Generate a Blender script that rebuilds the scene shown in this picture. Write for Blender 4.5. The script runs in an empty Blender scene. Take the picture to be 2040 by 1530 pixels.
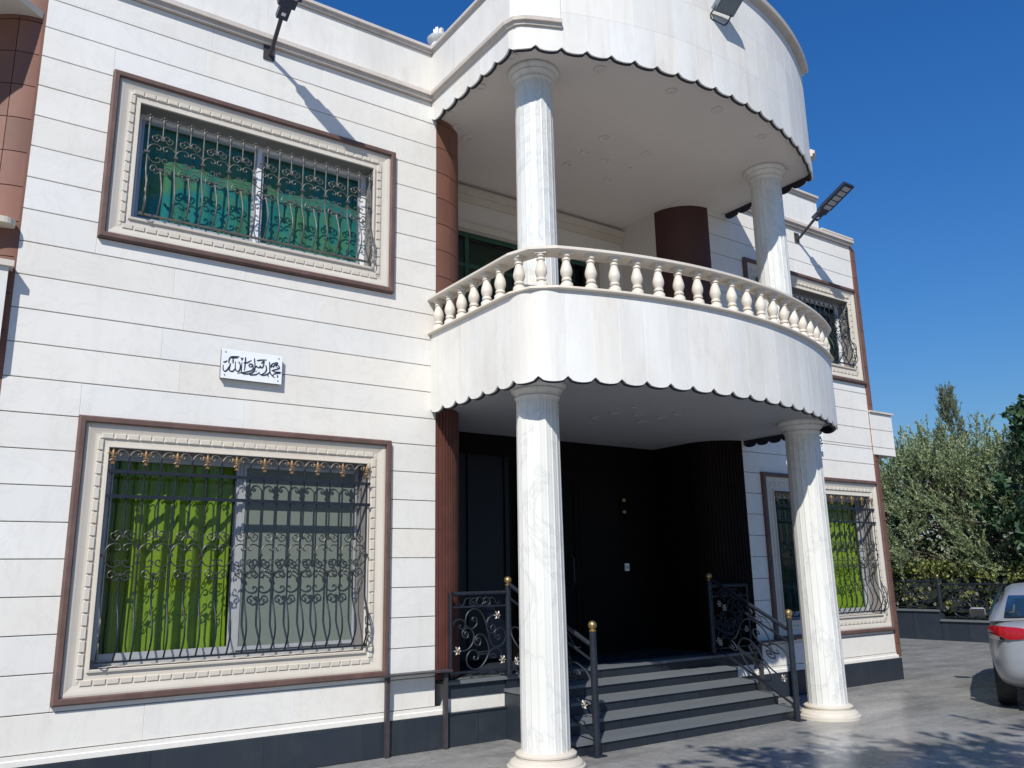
import bpy, bmesh, math, random
from mathutils import Vector, Matrix
random.seed(7)
R = math.radians
PI = math.pi
scene = bpy.context.scene
col = scene.collection

# ------------------------------------------------------------------ camera, sky, sun, exposure
cam_d = bpy.data.cameras.new('camera')
cam = bpy.data.objects.new('camera', cam_d); col.objects.link(cam)
YAW, PITCH, ROLL = 0.61027, 0.22667, -0.01846
fwd = Vector((math.sin(YAW)*math.cos(PITCH), math.cos(YAW)*math.cos(PITCH), math.sin(PITCH)))
rt = Vector((math.cos(YAW), -math.sin(YAW), 0)); up = rt.cross(fwd)
r2 = rt*math.cos(ROLL) + up*math.sin(ROLL); u2 = -rt*math.sin(ROLL) + up*math.cos(ROLL)
m = Matrix((r2, u2, -fwd)).transposed().to_4x4()
m.translation = Vector((-3.6814, -7.41555, 1.59195))
cam.matrix_world = m
cam_d.sensor_fit = 'HORIZONTAL'; cam_d.sensor_width = 36.0
cam_d.lens = 36.0*1658.10331/2040.0
cam_d.clip_start = 0.05; cam_d.clip_end = 2000
scene.camera = cam
scene.render.resolution_x, scene.render.resolution_y = 1024, 768

LX, LY, LZ = 1.0, 1.0, -1.33          # the way the sunlight travels
sun_el = math.atan2(1.33, math.hypot(LX, LY))
w = bpy.data.worlds.new("World"); scene.world = w; w.use_nodes = True
nt = w.node_tree; bgn = nt.nodes['Background']
sky = nt.nodes.new('ShaderNodeTexSky'); sky.sky_type = 'NISHITA'; sky.sun_disc = False
sky.sun_elevation = sun_el; sky.sun_rotation = R(225)
sky.altitude = 0; sky.air_density = 2.0; sky.dust_density = 0.0; sky.ozone_density = 10.0
fx = nt.nodes.new('ShaderNodeMix'); fx.data_type = 'RGBA'; fx.blend_type = 'MULTIPLY'; fx.inputs[0].default_value = 1.0
fx.inputs[7].default_value = (.56, .70, 1.0, 1); nt.links.new(sky.outputs[0], fx.inputs[6])      # the deep, clear blue of dry highland air
hs = nt.nodes.new('ShaderNodeHueSaturation'); hs.inputs['Saturation'].default_value = 1.10; hs.inputs['Value'].default_value = 1.07
nt.links.new(fx.outputs[2], hs.inputs['Color']); nt.links.new(hs.outputs[0], bgn.inputs[0]); bgn.inputs[1].default_value = 0.085
sd = bpy.data.lights.new('sun', 'SUN'); sd.energy = 4.6; sd.angle = R(0.55); sd.color = (1.0, 0.965, 0.885)
so = bpy.data.objects.new('sun', sd); col.objects.link(so)
so.rotation_euler = Vector((-LX, -LY, -LZ)).to_track_quat('Z', 'Y').to_euler(); so.location = (-12, -12, 16)
scene.view_settings.view_transform = 'Standard'; scene.view_settings.look = 'None'
scene.view_settings.exposure = 0.19; scene.view_settings.gamma = 1.0
scene.view_settings.use_curve_mapping = False
scene.cycles.use_denoising = True
scene.cycles.max_bounces = 8; scene.cycles.transparent_max_bounces = 16

# ------------------------------------------------------------------ materials
def new_mat(name):
    mm = bpy.data.materials.new(name); mm.use_nodes = True
    t = mm.node_tree; b = t.nodes['Principled BSDF']
    return mm, t, b
def N(t, typ, **k):
    n = t.nodes.new(typ)
    for a, v in k.items(): setattr(n, a, v)
    return n
def ramp(t, fac, stops):
    r = N(t, 'ShaderNodeValToRGB'); e = r.color_ramp.elements
    while len(e) < len(stops): e.new(0.5)
    for i, (p, c) in enumerate(stops): e[i].position = p; e[i].color = (c[0], c[1], c[2], 1)
    t.links.new(fac, r.inputs[0]); return r.outputs[0]
def mixc(t, fac, a, b, mode='MIX'):
    x = N(t, 'ShaderNodeMix', data_type='RGBA', blend_type=mode)
    for s, v in ((0, fac), (6, a), (7, b)):
        if hasattr(v, 'links'): t.links.new(v, x.inputs[s])
        else: x.inputs[s].default_value = v if s == 0 else (v[0], v[1], v[2], 1)
    return x.outputs[2]
def noise(t, scale, detail=4, rough=.55, vec=None, dist=0):
    n = N(t, 'ShaderNodeTexNoise'); n.inputs['Scale'].default_value = scale
    n.inputs['Detail'].default_value = detail; n.inputs['Roughness'].default_value = rough
    n.inputs['Distortion'].default_value = dist
    if vec is not None: t.links.new(vec, n.inputs['Vector'])
    return n.outputs['Fac']
def gpos(t, scale=(1, 1, 1)):
    g = N(t, 'ShaderNodeNewGeometry'); mp = N(t, 'ShaderNodeMapping'); mp.inputs['Scale'].default_value = scale
    t.links.new(g.outputs['Position'], mp.inputs['Vector']); return mp.outputs['Vector']
def bump(t, b, h, strength=.2, dist=.01):
    bn = N(t, 'ShaderNodeBump'); bn.inputs['Strength'].default_value = strength; bn.inputs['Distance'].default_value = dist
    t.links.new(h, bn.inputs['Height']); t.links.new(bn.outputs[0], b.inputs['Normal'])

def stone(name, c1, c2, rough=.5, tone=.06, vein=.12, blot=.9, bmp=.12, dirt=(.45, .40, .33), dirt_amt=.25, stretch=(1, 1, 1)):
    mm, t, b = new_mat(name); v = gpos(t, stretch)
    base = mixc(t, ramp(t, noise(t, blot, 5, .6, v), [(.3, (0, 0, 0)), (.7, (1, 1, 1))]), c1, c2)
    ve = ramp(t, noise(t, 1.7, 8, .65, v, 1.5), [(.47, (0, 0, 0)), (.5, (1, 1, 1)), (.53, (0, 0, 0))])
    vm = N(t, 'ShaderNodeMath', operation='MULTIPLY'); vm.inputs[1].default_value = vein; t.links.new(ve, vm.inputs[0])
    base = mixc(t, vm.outputs[0], base, (c1[0]*.62, c1[1]*.62, c1[2]*.64))
    di = ramp(t, noise(t, 3.1, 9, .72, v), [(.55, (0, 0, 0)), (.85, (1, 1, 1))])
    dm = N(t, 'ShaderNodeMath', operation='MULTIPLY'); dm.inputs[1].default_value = dirt_amt; t.links.new(di, dm.inputs[0])
    base = mixc(t, dm.outputs[0], base, dirt)
    sk = ramp(t, noise(t, 1.0, 5, .7, gpos(t, (9, 9, .55))), [(.52, (0, 0, 0)), (.78, (1, 1, 1))])
    sm = N(t, 'ShaderNodeMath', operation='MULTIPLY'); sm.inputs[1].default_value = dirt_amt*.55; t.links.new(sk, sm.inputs[0])
    base = mixc(t, sm.outputs[0], base, dirt)
    oi = N(t, 'ShaderNodeObjectInfo'); mr = N(t, 'ShaderNodeMapRange')
    mr.inputs[3].default_value = 1-tone; mr.inputs[4].default_value = 1+tone
    t.links.new(oi.outputs['Random'], mr.inputs[0])
    cb = N(t, 'ShaderNodeCombineColor')
    for i in range(3): t.links.new(mr.outputs[0], cb.inputs[i])
    base = mixc(t, 1.0, base, cb.outputs[0], 'MULTIPLY')
    m7 = N(t, 'ShaderNodeMath', operation='MULTIPLY'); m7.inputs[1].default_value = 7.3; t.links.new(oi.outputs['Random'], m7.inputs[0])
    fr7 = N(t, 'ShaderNodeMath', operation='FRACT'); t.links.new(m7.outputs[0], fr7.inputs[0])
    base = mixc(t, 1.0, base, ramp(t, fr7.outputs[0], [(0, (1.01, .99, .96)), (1, (.99, 1.0, 1.01))]), 'MULTIPLY')
    t.links.new(base, b.inputs['Base Color'])
    rr = N(t, 'ShaderNodeMapRange'); rr.inputs[3].default_value = rough-.08; rr.inputs[4].default_value = rough+.12
    t.links.new(noise(t, 6, 4, .6, v), rr.inputs[0]); t.links.new(rr.outputs[0], b.inputs['Roughness'])
    bump(t, b, noise(t, 38, 6, .7, v), bmp, .006)
    return mm
def plain(name, c, rough=.5, metal=0, var=.12, scale=8, bmp=.0, spec=None):
    mm, t, b = new_mat(name); v = gpos(t)
    k = ramp(t, noise(t, scale, 5, .6, v), [(.25, (1-var,)*3), (.75, (1+var,)*3)])
    t.links.new(mixc(t, 1.0, c, k, 'MULTIPLY'), b.inputs['Base Color'])
    b.inputs['Roughness'].default_value = rough; b.inputs['Metallic'].default_value = metal
    if spec is not None: b.inputs['Specular IOR Level'].default_value = spec
    if bmp: bump(t, b, noise(t, scale*6, 4, .6, v), bmp, .005)
    return mm

M = {}
M['marble'] = stone('white_marble_cladding', (.755, .74, .705), (.69, .67, .63), .48, .024, .14, .9, .12, (.52, .45, .37), .30)
M['fascia'] = stone('white_travertine_panels', (.745, .74, .72), (.645, .63, .595), .52, .04, .12, 2.0, .2, (.46, .40, .32), .55, (1, 1, .4))
M['cream'] = stone('cream_stone_trim', (.60, .555, .485), (.54, .49, .42), .5, .02, .06, 1.5, .10, (.45, .39, .31), .30)
M['column'] = stone('white_marble_column', (.71, .715, .69), (.62, .62, .59), .45, .02, .45, 1.3, .12, (.50, .46, .40), .40, (1, 1, .6))
M['baluster'] = stone('cream_cast_stone', (.68, .63, .555), (.61, .555, .48), .55, .02, .03, 2, .10, (.48, .41, .33), .25)
M['mould'] = stone('weathered_stone_moulding', (.60, .55, .50), (.50, .45, .41), .6, .02, .05, 2, .15, (.26, .22, .19), .5)
M['soffit'] = plain('white_plaster_soffit', (.64, .60, .56), .75, 0, .035, 1.2, .04)
M['grout'] = plain('white_joint_grout', (.82, .81, .79), .8, 0, .06, 12)
M['shaded_soffit'] = plain('shade_darkened_soffit', (.36, .37, .39), .6, 0, .05, 1.0, .03)  # lower soffit's weaker bounce light put into a darker grey
M['mortar'] = plain('grey_joint_mortar', (.48, .43, .38), .9, 0, .2, 20)
M['brown_tile'] = stone('brown_glazed_tile', (.205, .088, .058), (.17, .075, .052), .62, .14, .04, 1.4, .05, (.30, .17, .12), .25)
M['brown_trim'] = plain('dark_brown_trim', (.115, .066, .055), .6, 0, .3, 7, .2)
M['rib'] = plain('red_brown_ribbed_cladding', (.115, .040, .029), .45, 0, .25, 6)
M['shaded_tile'] = plain('shade_darkened_tile', (.060, .022, .019), .6, 0, .2, 3)  # brown tile in shade: the shade is in the colour, joints omitted
M['shaded_rib'] = plain('shade_darkened_ribbed_cladding', (.008, .004, .0035), .65, 0, .25, 6, 0, .12)  # same cladding as the left pillar, with deep shade painted in
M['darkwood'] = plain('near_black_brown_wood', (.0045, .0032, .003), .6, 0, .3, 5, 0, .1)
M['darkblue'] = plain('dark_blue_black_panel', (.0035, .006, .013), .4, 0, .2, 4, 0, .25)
M['iron'] = plain('black_painted_iron', (.014, .018, .027), .45, .0, .3, 14, 0, .35)
M['iron_grey'] = plain('dusty_grey_iron', (.10, .095, .085), .5, .2, .35, 18)
M['iron_olive'] = plain('dusty_black_iron', (.040, .042, .040), .45, .2, .4, 18)
M['copper'] = plain('aged_copper_paint', (.26, .16, .08), .5, .4, .3, 20)
M['gold'] = plain('worn_brass', (.34, .24, .11), .42, .8, .25, 25)
M['silverleaf'] = plain('dull_silver_flower', (.36, .32, .29), .5, .3, .3, 30)
M['black_stone'] = stone('polished_black_stone', (.019, .026, .037), (.026, .033, .043), .40, .12, .10, 2, .06, (.10, .10, .10), .25)
M['riser'] = stone('shade_darkened_riser_stone', (.010, .014, .021), (.014, .019, .027), .42, .15, .1, 2, .06, (.06, .06, .06), .2)  # step stone with the risers' shade put into the colour
M['tread'] = stone('sky_lightened_tread_stone', (.135, .148, .16), (.11, .122, .134), .48, .08, .08, 3, .12, (.16, .15, .14), .35, (.5, 2, 2))  # step stone with the sky light on its top put into the colour
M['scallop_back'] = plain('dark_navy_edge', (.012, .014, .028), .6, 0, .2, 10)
M['reveal'] = plain('shade_grey_reveal', (.22, .21, .20), .5, .1, .12, 6)  # grey carries the shade inside the window opening
M['alu'] = plain('grey_window_aluminium', (.42, .43, .44), .4, .3, .08, 6)
M['white_alu'] = plain('white_window_aluminium', (.72, .74, .76), .4, 0, .05, 6)
M['interior'] = plain('dark_room_plaster', (.10, .09, .08), .9)
M['plate_white'] = plain('white_enamel_plate', (.80, .82, .84), .3, 0, .06, 9)
M['plate_edge'] = plain('dark_grey_backing', (.12, .12, .12), .6)
M['ink'] = plain('blue_black_lettering', (.012, .018, .035), .45)
M['led_body'] = plain('navy_black_lamp_body', (.025, .035, .065), .42)
M['lens'] = plain('grey_led_lens', (.42, .42, .46), .25, .1, .3, 60)
M['steel'] = plain('brown_black_steel', (.05, .045, .05), .5, .1, .2, 15)
M['flood_grey'] = plain('grey_floodlight_metal', (.20, .24, .27), .35, .3, .1, 8)
M['car_paint'] = plain('silver_car_paint', (.35, .36, .375), .30, .45, .02, 2)
M['car_glass'] = plain('dark_blue_car_glass', (.012, .03, .055), .06, 0, .1, 2)
M['tail'] = plain('red_tail_lens', (.30, .007, .012), .12, 0, .25, 40)
M['tail_clear'] = plain('smoked_tail_lens', (.25, .22, .20), .15)
M['rubber'] = plain('black_rubber', (.014, .014, .015), .7)
M['dark_plastic'] = plain('black_plastic', (.015, .016, .018), .5)
M['bark'] = plain('grey_brown_bark', (.10, .075, .055), .9, 0, .4, 12, .5)
M['hedge_core'] = plain('dark_hedge_inside', (.018, .026, .012), .9, 0, .4, 9, .5)
M['soil'] = plain('dry_soil', (.14, .11, .08), .95, 0, .3, 3, .3)

def leaf_mat(name, c1, c2, c3):
    mm, t, b = new_mat(name)
    g = N(t, 'ShaderNodeNewGeometry')
    cr = ramp(t, g.outputs['Random Per Island'], [(0, c1), (.55, c2), (1, c3)])
    big = ramp(t, noise(t, 1.3, 3, .6, gpos(t)), [(.3, (.75, .78, .75)), (.7, (1.2, 1.18, 1.1))])
    t.links.new(mixc(t, 1.0, cr, big, 'MULTIPLY'), b.inputs['Base Color'])
    b.inputs['Roughness'].default_value = .55
    tr = N(t, 'ShaderNodeBsdfTranslucent'); t.links.new(cr, tr.inputs[0])
    ms = N(t, 'ShaderNodeMixShader'); ms.inputs[0].default_value = .25
    t.links.new(b.outputs[0], ms.inputs[1]); t.links.new(tr.outputs[0], ms.inputs[2])
    t.links.new(ms.outputs[0], t.nodes['Material Output'].inputs[0])
    return mm
M['olive'] = leaf_mat('olive_leaves', (.13, .175, .075), (.23, .285, .14), (.38, .43, .27))
M['cypress'] = leaf_mat('cypress_needles', (.08, .11, .065), (.15, .18, .11), (.22, .25, .16))
M['broad'] = leaf_mat('dark_broad_leaves', (.02, .055, .03), (.045, .10, .045), (.09, .16, .06))
M['hedge'] = leaf_mat('yellow_green_hedge_leaves', (.08, .11, .03), (.19, .22, .06), (.30, .31, .10))

def curtain_mat(name, c1, c2, tex):
    mm, t, b = new_mat(name); v = gpos(t)
    f = ramp(t, noise(t, tex, 5, .6, v, .6), [(.38, (0, 0, 0)), (.62, (1, 1, 1))])
    cc = mixc(t, f, c1, c2); t.links.new(cc, b.inputs['Base Color']); b.inputs['Roughness'].default_value = .75
    wv = noise(t, 300, 2, .5, v); bump(t, b, wv, .15, .002)
    return mm
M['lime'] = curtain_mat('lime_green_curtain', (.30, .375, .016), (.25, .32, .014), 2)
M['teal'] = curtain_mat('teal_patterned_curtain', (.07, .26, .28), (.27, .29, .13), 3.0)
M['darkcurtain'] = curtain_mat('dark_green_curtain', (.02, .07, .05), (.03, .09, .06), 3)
def screen_mat():
    mm, t, b = new_mat('grey_insect_screen')
    b.inputs['Base Color'].default_value = (.20, .235, .205, 1); b.inputs['Roughness'].default_value = .8
    tr = N(t, 'ShaderNodeBsdfTransparent'); ms = N(t, 'ShaderNodeMixShader'); ms.inputs[0].default_value = .62
    t.links.new(tr.outputs[0], ms.inputs[1]); t.links.new(b.outputs[0], ms.inputs[2])
    t.links.new(ms.outputs[0], t.nodes['Material Output'].inputs[0]); return mm
M['screen'] = screen_mat()
def glass_mat(name, tint):
    mm, t, b = new_mat(name)
    tr = N(t, 'ShaderNodeBsdfTransparent'); tr.inputs[0].default_value = (*tint, 1)
    gl = N(t, 'ShaderNodeBsdfGlossy'); gl.inputs['Roughness'].default_value = .015
    fr = N(t, 'ShaderNodeFresnel'); fr.inputs[0].default_value = 1.5
    ms = N(t, 'ShaderNodeMixShader')
    gm = N(t, 'ShaderNodeNewGeometry'); iv = N(t, 'ShaderNodeMath', operation='SUBTRACT'); iv.inputs[0].default_value = 1.0
    t.links.new(gm.outputs['Backfacing'], iv.inputs[1]); fm = N(t, 'ShaderNodeMath', operation='MULTIPLY')
    t.links.new(fr.outputs[0], fm.inputs[0]); t.links.new(iv.outputs[0], fm.inputs[1])
    t.links.new(fm.outputs[0], ms.inputs[0]); t.links.new(tr.outputs[0], ms.inputs[1]); t.links.new(gl.outputs[0], ms.inputs[2])
    t.links.new(ms.outputs[0], t.nodes['Material Output'].inputs[0]); return mm
M['glass'] = glass_mat('clear_window_glass', (.80, .86, .82))
M['green_glass'] = glass_mat('green_tinted_glass', (.66, .86, .84))
M['dark_glass'] = glass_mat('dark_tinted_glass', (.42, .62, .60))

def paving_mat():
    mm, t, b = new_mat('dark_polished_paving')
    v = gpos(t)
    br = N(t, 'ShaderNodeTexBrick'); br.offset = .5
    br.inputs['Color1'].default_value = (.235, .232, .228, 1); br.inputs['Color2'].default_value = (.285, .28, .275, 1)
    br.inputs['Mortar'].default_value = (.215, .213, .208, 1); br.inputs['Scale'].default_value = 1.0
    br.inputs['Mortar Size'].default_value = .006; br.inputs['Brick Width'].default_value = .6; br.inputs['Row Height'].default_value = .3
    br.inputs['Mortar Smooth'].default_value = .3
    t.links.new(v, br.inputs['Vector'])
    n1 = ramp(t, noise(t, 1.2, 8, .68, gpos(t, (.6, 2.2, 1)), .4), [(.28, (.62, .62, .63)), (.72, (1.32, 1.30, 1.27))])
    c = mixc(t, 1.0, br.outputs[0], n1, 'MULTIPLY')
    n2 = ramp(t, noise(t, 9, 8, .7, v), [(.3, (.8, .8, .8)), (.7, (1.18, 1.18, 1.18))])
    c = mixc(t, 1.0, c, n2, 'MULTIPLY')
    st = ramp(t, noise(t, .55, 6, .6, v), [(.52, (0, 0, 0)), (.75, (.6, .6, .6))])
    c = mixc(t, st, c, (.33, .325, .315))
    t.links.new(c, b.inputs['Base Color'])
    rr = N(t, 'ShaderNodeMapRange'); rr.inputs[3].default_value = .10; rr.inputs[4].default_value = .42
    t.links.new(noise(t, 2.2, 6, .65, v), rr.inputs[0]); t.links.new(rr.outputs[0], b.inputs['Roughness'])
    ad = N(t, 'ShaderNodeMath', operation='SUBTRACT'); t.links.new(noise(t, 14, 6, .65, v), ad.inputs[0]); t.links.new(br.outputs['Fac'], ad.inputs[1])
    bump(t, b, ad.outputs[0], .25, .006)
    return mm
M['paving'] = paving_mat()

# ------------------------------------------------------------------ helpers
class MB:
    def __init__(s): s.v = []; s.f = []; s.mi = []; s.cur = 0
    def add(s, vs, fs):
        o = len(s.v); s.v += [tuple(p) for p in vs]
        for f in fs: s.f.append(tuple(i+o for i in f)); s.mi.append(s.cur)
        return s
    def box(s, x0, x1, y0, y1, z0, z1):
        return s.add([(x0, y0, z0), (x1, y0, z0), (x1, y1, z0), (x0, y1, z0), (x0, y0, z1), (x1, y0, z1), (x1, y1, z1), (x0, y1, z1)],
                     [(0, 3, 2, 1), (4, 5, 6, 7), (0, 1, 5, 4), (1, 2, 6, 5), (2, 3, 7, 6), (3, 0, 4, 7)])
    def obox(s, c, ax, hx, ay, hy, az, hz):
        c = Vector(c); ax, ay, az = Vector(ax).normalized()*hx, Vector(ay).normalized()*hy, Vector(az).normalized()*hz
        vs = [c+ax*i+ay*j+az*k for k in (-1, 1) for j in (-1, 1) for i in (-1, 1)]
        return s.add(vs, [(0, 2, 3, 1), (4, 5, 7, 6), (0, 1, 5, 4), (1, 3, 7, 5), (3, 2, 6, 7), (2, 0, 4, 6)])
    def tube(s, pts, r, n=6, cap=True, closed=False):
        pts = [Vector(p) for p in pts]; k = len(pts)
        if k < 2: return s
        o = len(s.v); prev = None
        for i in range(k):
            if closed: d = pts[(i+1) % k]-pts[i-1]
            else: d = pts[min(i+1, k-1)]-pts[max(i-1, 0)]
            d = d.normalized() if d.length > 1e-9 else Vector((0, 0, 1))
            if prev is None:
                a = Vector((0, 0, 1)) if abs(d.z) < .9 else Vector((1, 0, 0))
                nn = d.cross(a).normalized()
            else:
                nn = prev - d*prev.dot(d); nn = nn.normalized() if nn.length > 1e-6 else d.orthogonal().normalized()
            prev = nn; bb = d.cross(nn); rr = r[i] if isinstance(r, (list, tuple)) else r
            for j in range(n):
                a = 2*PI*j/n + PI/n
                p = pts[i] + nn*(math.cos(a)*rr) + bb*(math.sin(a)*rr); s.v.append(tuple(p))
        for i in range(k if closed else k-1):
            i2 = (i+1) % k
            for j in range(n):
                s.f.append((o+i*n+j, o+i*n+(j+1) % n, o+i2*n+(j+1) % n, o+i2*n+j)); s.mi.append(s.cur)
        if cap and not closed:
            s.f.append(tuple(o+j for j in reversed(range(n)))); s.mi.append(s.cur)
            s.f.append(tuple(o+(k-1)*n+j for j in range(n))); s.mi.append(s.cur)
        return s
    def lathe(s, prof, n=24, c=(0, 0, 0), cap=True):
        o = len(s.v)
        for (r, z) in prof:
            for j in range(n):
                a = 2*PI*j/n; s.v.append((c[0]+r*math.cos(a), c[1]+r*math.sin(a), c[2]+z))
        for i in range(len(prof)-1):
            for j in range(n):
                s.f.append((o+i*n+j, o+i*n+(j+1) % n, o+(i+1)*n+(j+1) % n, o+(i+1)*n+j)); s.mi.append(s.cur)
        if cap:
            s.f.append(tuple(o+j for j in reversed(range(n)))); s.mi.append(s.cur)
            q = o+(len(prof)-1)*n; s.f.append(tuple(q+j for j in range(n))); s.mi.append(s.cur)
        return s
    def sphere(s, c, r, n=12):
        prof = [(r*math.sin(PI*i/n)+1e-5, -r*math.cos(PI*i/n)) for i in range(n+1)]
        return s.lathe(prof, n*2 if n < 9 else 18, c, cap=False)
    def prism(s, poly, z0, z1):
        n = len(poly); vs = [(x, y, z0) for x, y in poly]+[(x, y, z1) for x, y in poly]
        return s.add(vs, [tuple(reversed(range(n))), tuple(range(n, 2*n))]+[(i, (i+1) % n, n+(i+1) % n, n+i) for i in range(n)])
    def strip(s, prof, path, nrm, closed=False):
        # prof: closed loop of (offset, z); path points with outward normals
        k = len(prof); o = len(s.v)
        for p, q in zip(path, nrm):
            for (off, z) in prof: s.v.append((p[0]+q[0]*off, p[1]+q[1]*off, z))
        for i in range(len(path)-1):
            for j in range(k):
                s.f.append((o+i*k+j, o+(i+1)*k+j, o+(i+1)*k+(j+1) % k, o+i*k+(j+1) % k)); s.mi.append(s.cur)
        s.f.append(tuple(o+j for j in range(k))); s.mi.append(s.cur)
        q = o+(len(path)-1)*k; s.f.append(tuple(q+j for j in reversed(range(k)))); s.mi.append(s.cur)
        return s
    def mesh(s, name, mats, smooth=None, fix=True):
        me = bpy.data.meshes.new(name); me.from_pydata(s.v, [], s.f)
        for mm in (mats if isinstance(mats, (list, tuple)) else [mats]): me.materials.append(mm)
        if s.cur or any(s.mi): me.polygons.foreach_set('material_index', s.mi)
        if fix and len(s.f) < 60000:
            bm = bmesh.new(); bm.from_mesh(me); bmesh.ops.recalc_face_normals(bm, faces=bm.faces); bm.to_mesh(me); bm.free()
        if smooth is not None:
            me.polygons.foreach_set('use_smooth', [True]*len(me.polygons)); me.set_sharp_from_angle(angle=R(smooth))
        me.update(); return me
    def build(s, name, mats, parent=None, smooth=None, loc=None):
        return link(name, s.mesh(name, mats, smooth), parent, loc)
def link(name, me, parent=None, loc=None):
    o = bpy.data.objects.new(name, me); col.objects.link(o)
    if parent: o.parent = parent
    if loc: o.location = loc
    return o
def tag(o, label=None, cat=None, group=None, kind=None):
    if label: o['label'] = label
    if cat: o['category'] = cat
    if group: o['group'] = group
    if kind: o['kind'] = kind
    return o
def thing(name, label, cat, loc=(0, 0, 0), group=None):
    o = bpy.data.objects.new(name, None); col.objects.link(o); o.location = loc; o.empty_display_size = .2
    return tag(o, label, cat, group)
def copy_tree(o, parent=None):
    c = o.copy(); col.objects.link(c)
    if parent: c.parent = parent
    for ch in list(o.children): copy_tree(ch, c)
    return c
def smooth_line(pts, sub=6, closed=False):
    P = [Vector(p) for p in pts]; n = len(P); out = []
    rng = range(n) if closed else range(n-1)
    for i in rng:
        p0 = P[i-1] if (i > 0 or closed) else P[0]; p1 = P[i]; p2 = P[(i+1) % n]
        p3 = P[(i+2) % n] if (closed or i+2 < n) else P[-1]
        for k in range(sub):
            t = k/sub
            out.append(.5*((2*p1)+(p2-p0)*t+(2*p0-5*p1+4*p2-p3)*t*t+(3*p1-p0-3*p2+p3)*t**3))
    if not closed: out.append(P[-1])
    return out

# ------------------------------------------------------------------ ground
g = MB(); g.add([(-150, -150, 0), (150, -150, 0), (150, 150, 0), (-150, 150, 0)], [(0, 1, 2, 3)])
tag(g.build('pavement', M['paving']), kind='structure')
g = MB(); g.box(15.62, 120, -60, 60, -.2, .30)
tag(g.build('garden_soil', M['soil']), kind='structure')

# ------------------------------------------------------------------ house
house = thing('house', 'two storey villa clad in white stone with a bowed balcony over its entrance porch', 'house')
XL, XR = -3.33, 8.39         # straight part of the front
WL = (-2.77, 0.01); WR = (5.63, 8.385)
LOW = (.70, 2.92); UPP = (4.46, 6.05)
FL, FU = .60, 3.45           # porch floor and balcony floor
# wall core with window holes ---------------------------------------------------
def wall_cells(mb, xs, x0, x1, z0, z1, holes, y0, y1):
    X = sorted({x0, x1, *[a for h in holes for a in h[:2] if x0 < a < x1]})
    Z = sorted({z0, z1, *[a for h in holes for a in h[2:] if z0 < a < z1]})
    for i in range(len(X)-1):
        for k in range(len(Z)-1):
            cx, cz = (X[i]+X[i+1])/2, (Z[k]+Z[k+1])/2
            if any(h[0] < cx < h[1] and h[2] < cz < h[3] for h in holes): continue
            mb.box(X[i], X[i+1], y0, y1, Z[k], Z[k+1])
def opening(WX, WZ): return (WX[0]+.235, WX[1]-.235, WZ[0]+.25, WZ[1]-.225)
wc = MB()
wall_cells(wc, None, XL, .53, 0, 7.43, [opening(WL, LOW), opening(WL, UPP)], .02, .30)
wall_cells(wc, None, 5.30, XR, 0, FU-.02, [opening(WR, LOW)], .02, .30)
wall_cells(wc, None, 4.96, XR, FU-.02, 6.86, [opening(WR, UPP)], .02, .30)
wc.box(4.96, 7.57, .02, .30, 6.862, 7.43)
wc.box(.53, 4.96, .02, .30, 6.695, 7.43)          # above the porch
fwall = wc.build('facade_wall', M['mortar'], house)

# stone slabs --------------------------------------------------------------------
slab_cache = {}
def slab(x0, x1, z0, z1, y=0.0, name='stone_slab', mat='marble', par=fwall, t=.018):
    gx = .0009; gz = .0078
    wdt, hgt = x1-x0-gx, z1-z0-gz
    if wdt < .01 or hgt < .01: return
    key = (round(wdt, 3), round(hgt, 3), mat, t)
    if key not in slab_cache:
        b = .0025; a, h = wdt/2, hgt/2; mb = MB()
        mb.add([(-a+b, 0, -h+b), (a-b, 0, -h+b), (a-b, 0, h-b), (-a+b, 0, h-b), (-a, b, -h), (a, b, -h), (a, b, h), (-a, b, h), (-a, t, -h), (a, t, -h), (a, t, h), (-a, t, h)],
               [(0, 1, 2, 3), (0, 4, 5, 1), (1, 5, 6, 2), (2, 6, 7, 3), (3, 7, 4, 0), (4, 8, 9, 5), (5, 9, 10, 6), (6, 10, 11, 7), (7, 11, 8, 4)])
        slab_cache[key] = mb.mesh(name, M[mat])
    o = link(name, slab_cache[key], par, ((x0+x1)/2, y+random.uniform(-.0008, .0008), (z0+z1)/2)); return o
def courses(x0, x1, win, zmin, zmax):
    k = -2
    while True:
        z0 = .94+.281*k; z1 = z0+.281; k += 1
        if k == -1: z0 = .383
        if z0 >= zmax-.03: break
        z0c, z1c = max(z0, zmin), min(z1, zmax)
        if z1c-z0c < .03: continue
        pieces = [(x0, x1, z0c, z1c)]
        for (wx0, wx1, wz0, wz1) in win:
            nxt = []
            for (a, b, c, d) in pieces:
                if b <= wx0+.001 or a >= wx1-.001 or d <= wz0+.001 or c >= wz1-.001: nxt.append((a, b, c, d)); continue
                if wx0-a > .015: nxt.append((a, wx0, c, d))
                if b-wx1 > .015: nxt.append((wx1, b, c, d))
                if d-wz1 > .012: nxt.append((max(a, wx0), min(b, wx1), wz1, d))
                if wz0-c > .012: nxt.append((max(a, wx0), min(b, wx1), c, wz0))
            pieces = nxt
        for (a, b, c, d) in pieces:
            n = max(1, round((b-a)/1.45)); cuts = [a]
            for i in range(1, n): cuts.append(a+(b-a)*i/n+random.uniform(-.16, .16))
            cuts.append(b)
            for i in range(n): slab(cuts[i], cuts[i+1], c, d)
wl = [(*WL, *LOW), (*WL, *UPP)]; wr = [(*WR, *LOW), (*WR, *UPP)]
courses(XL, .53, wl, .383, 6.82)
courses(5.30, XR, wr, .383, FU-.02)
courses(4.96, XR, wr, FU-.02, 6.82)
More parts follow.
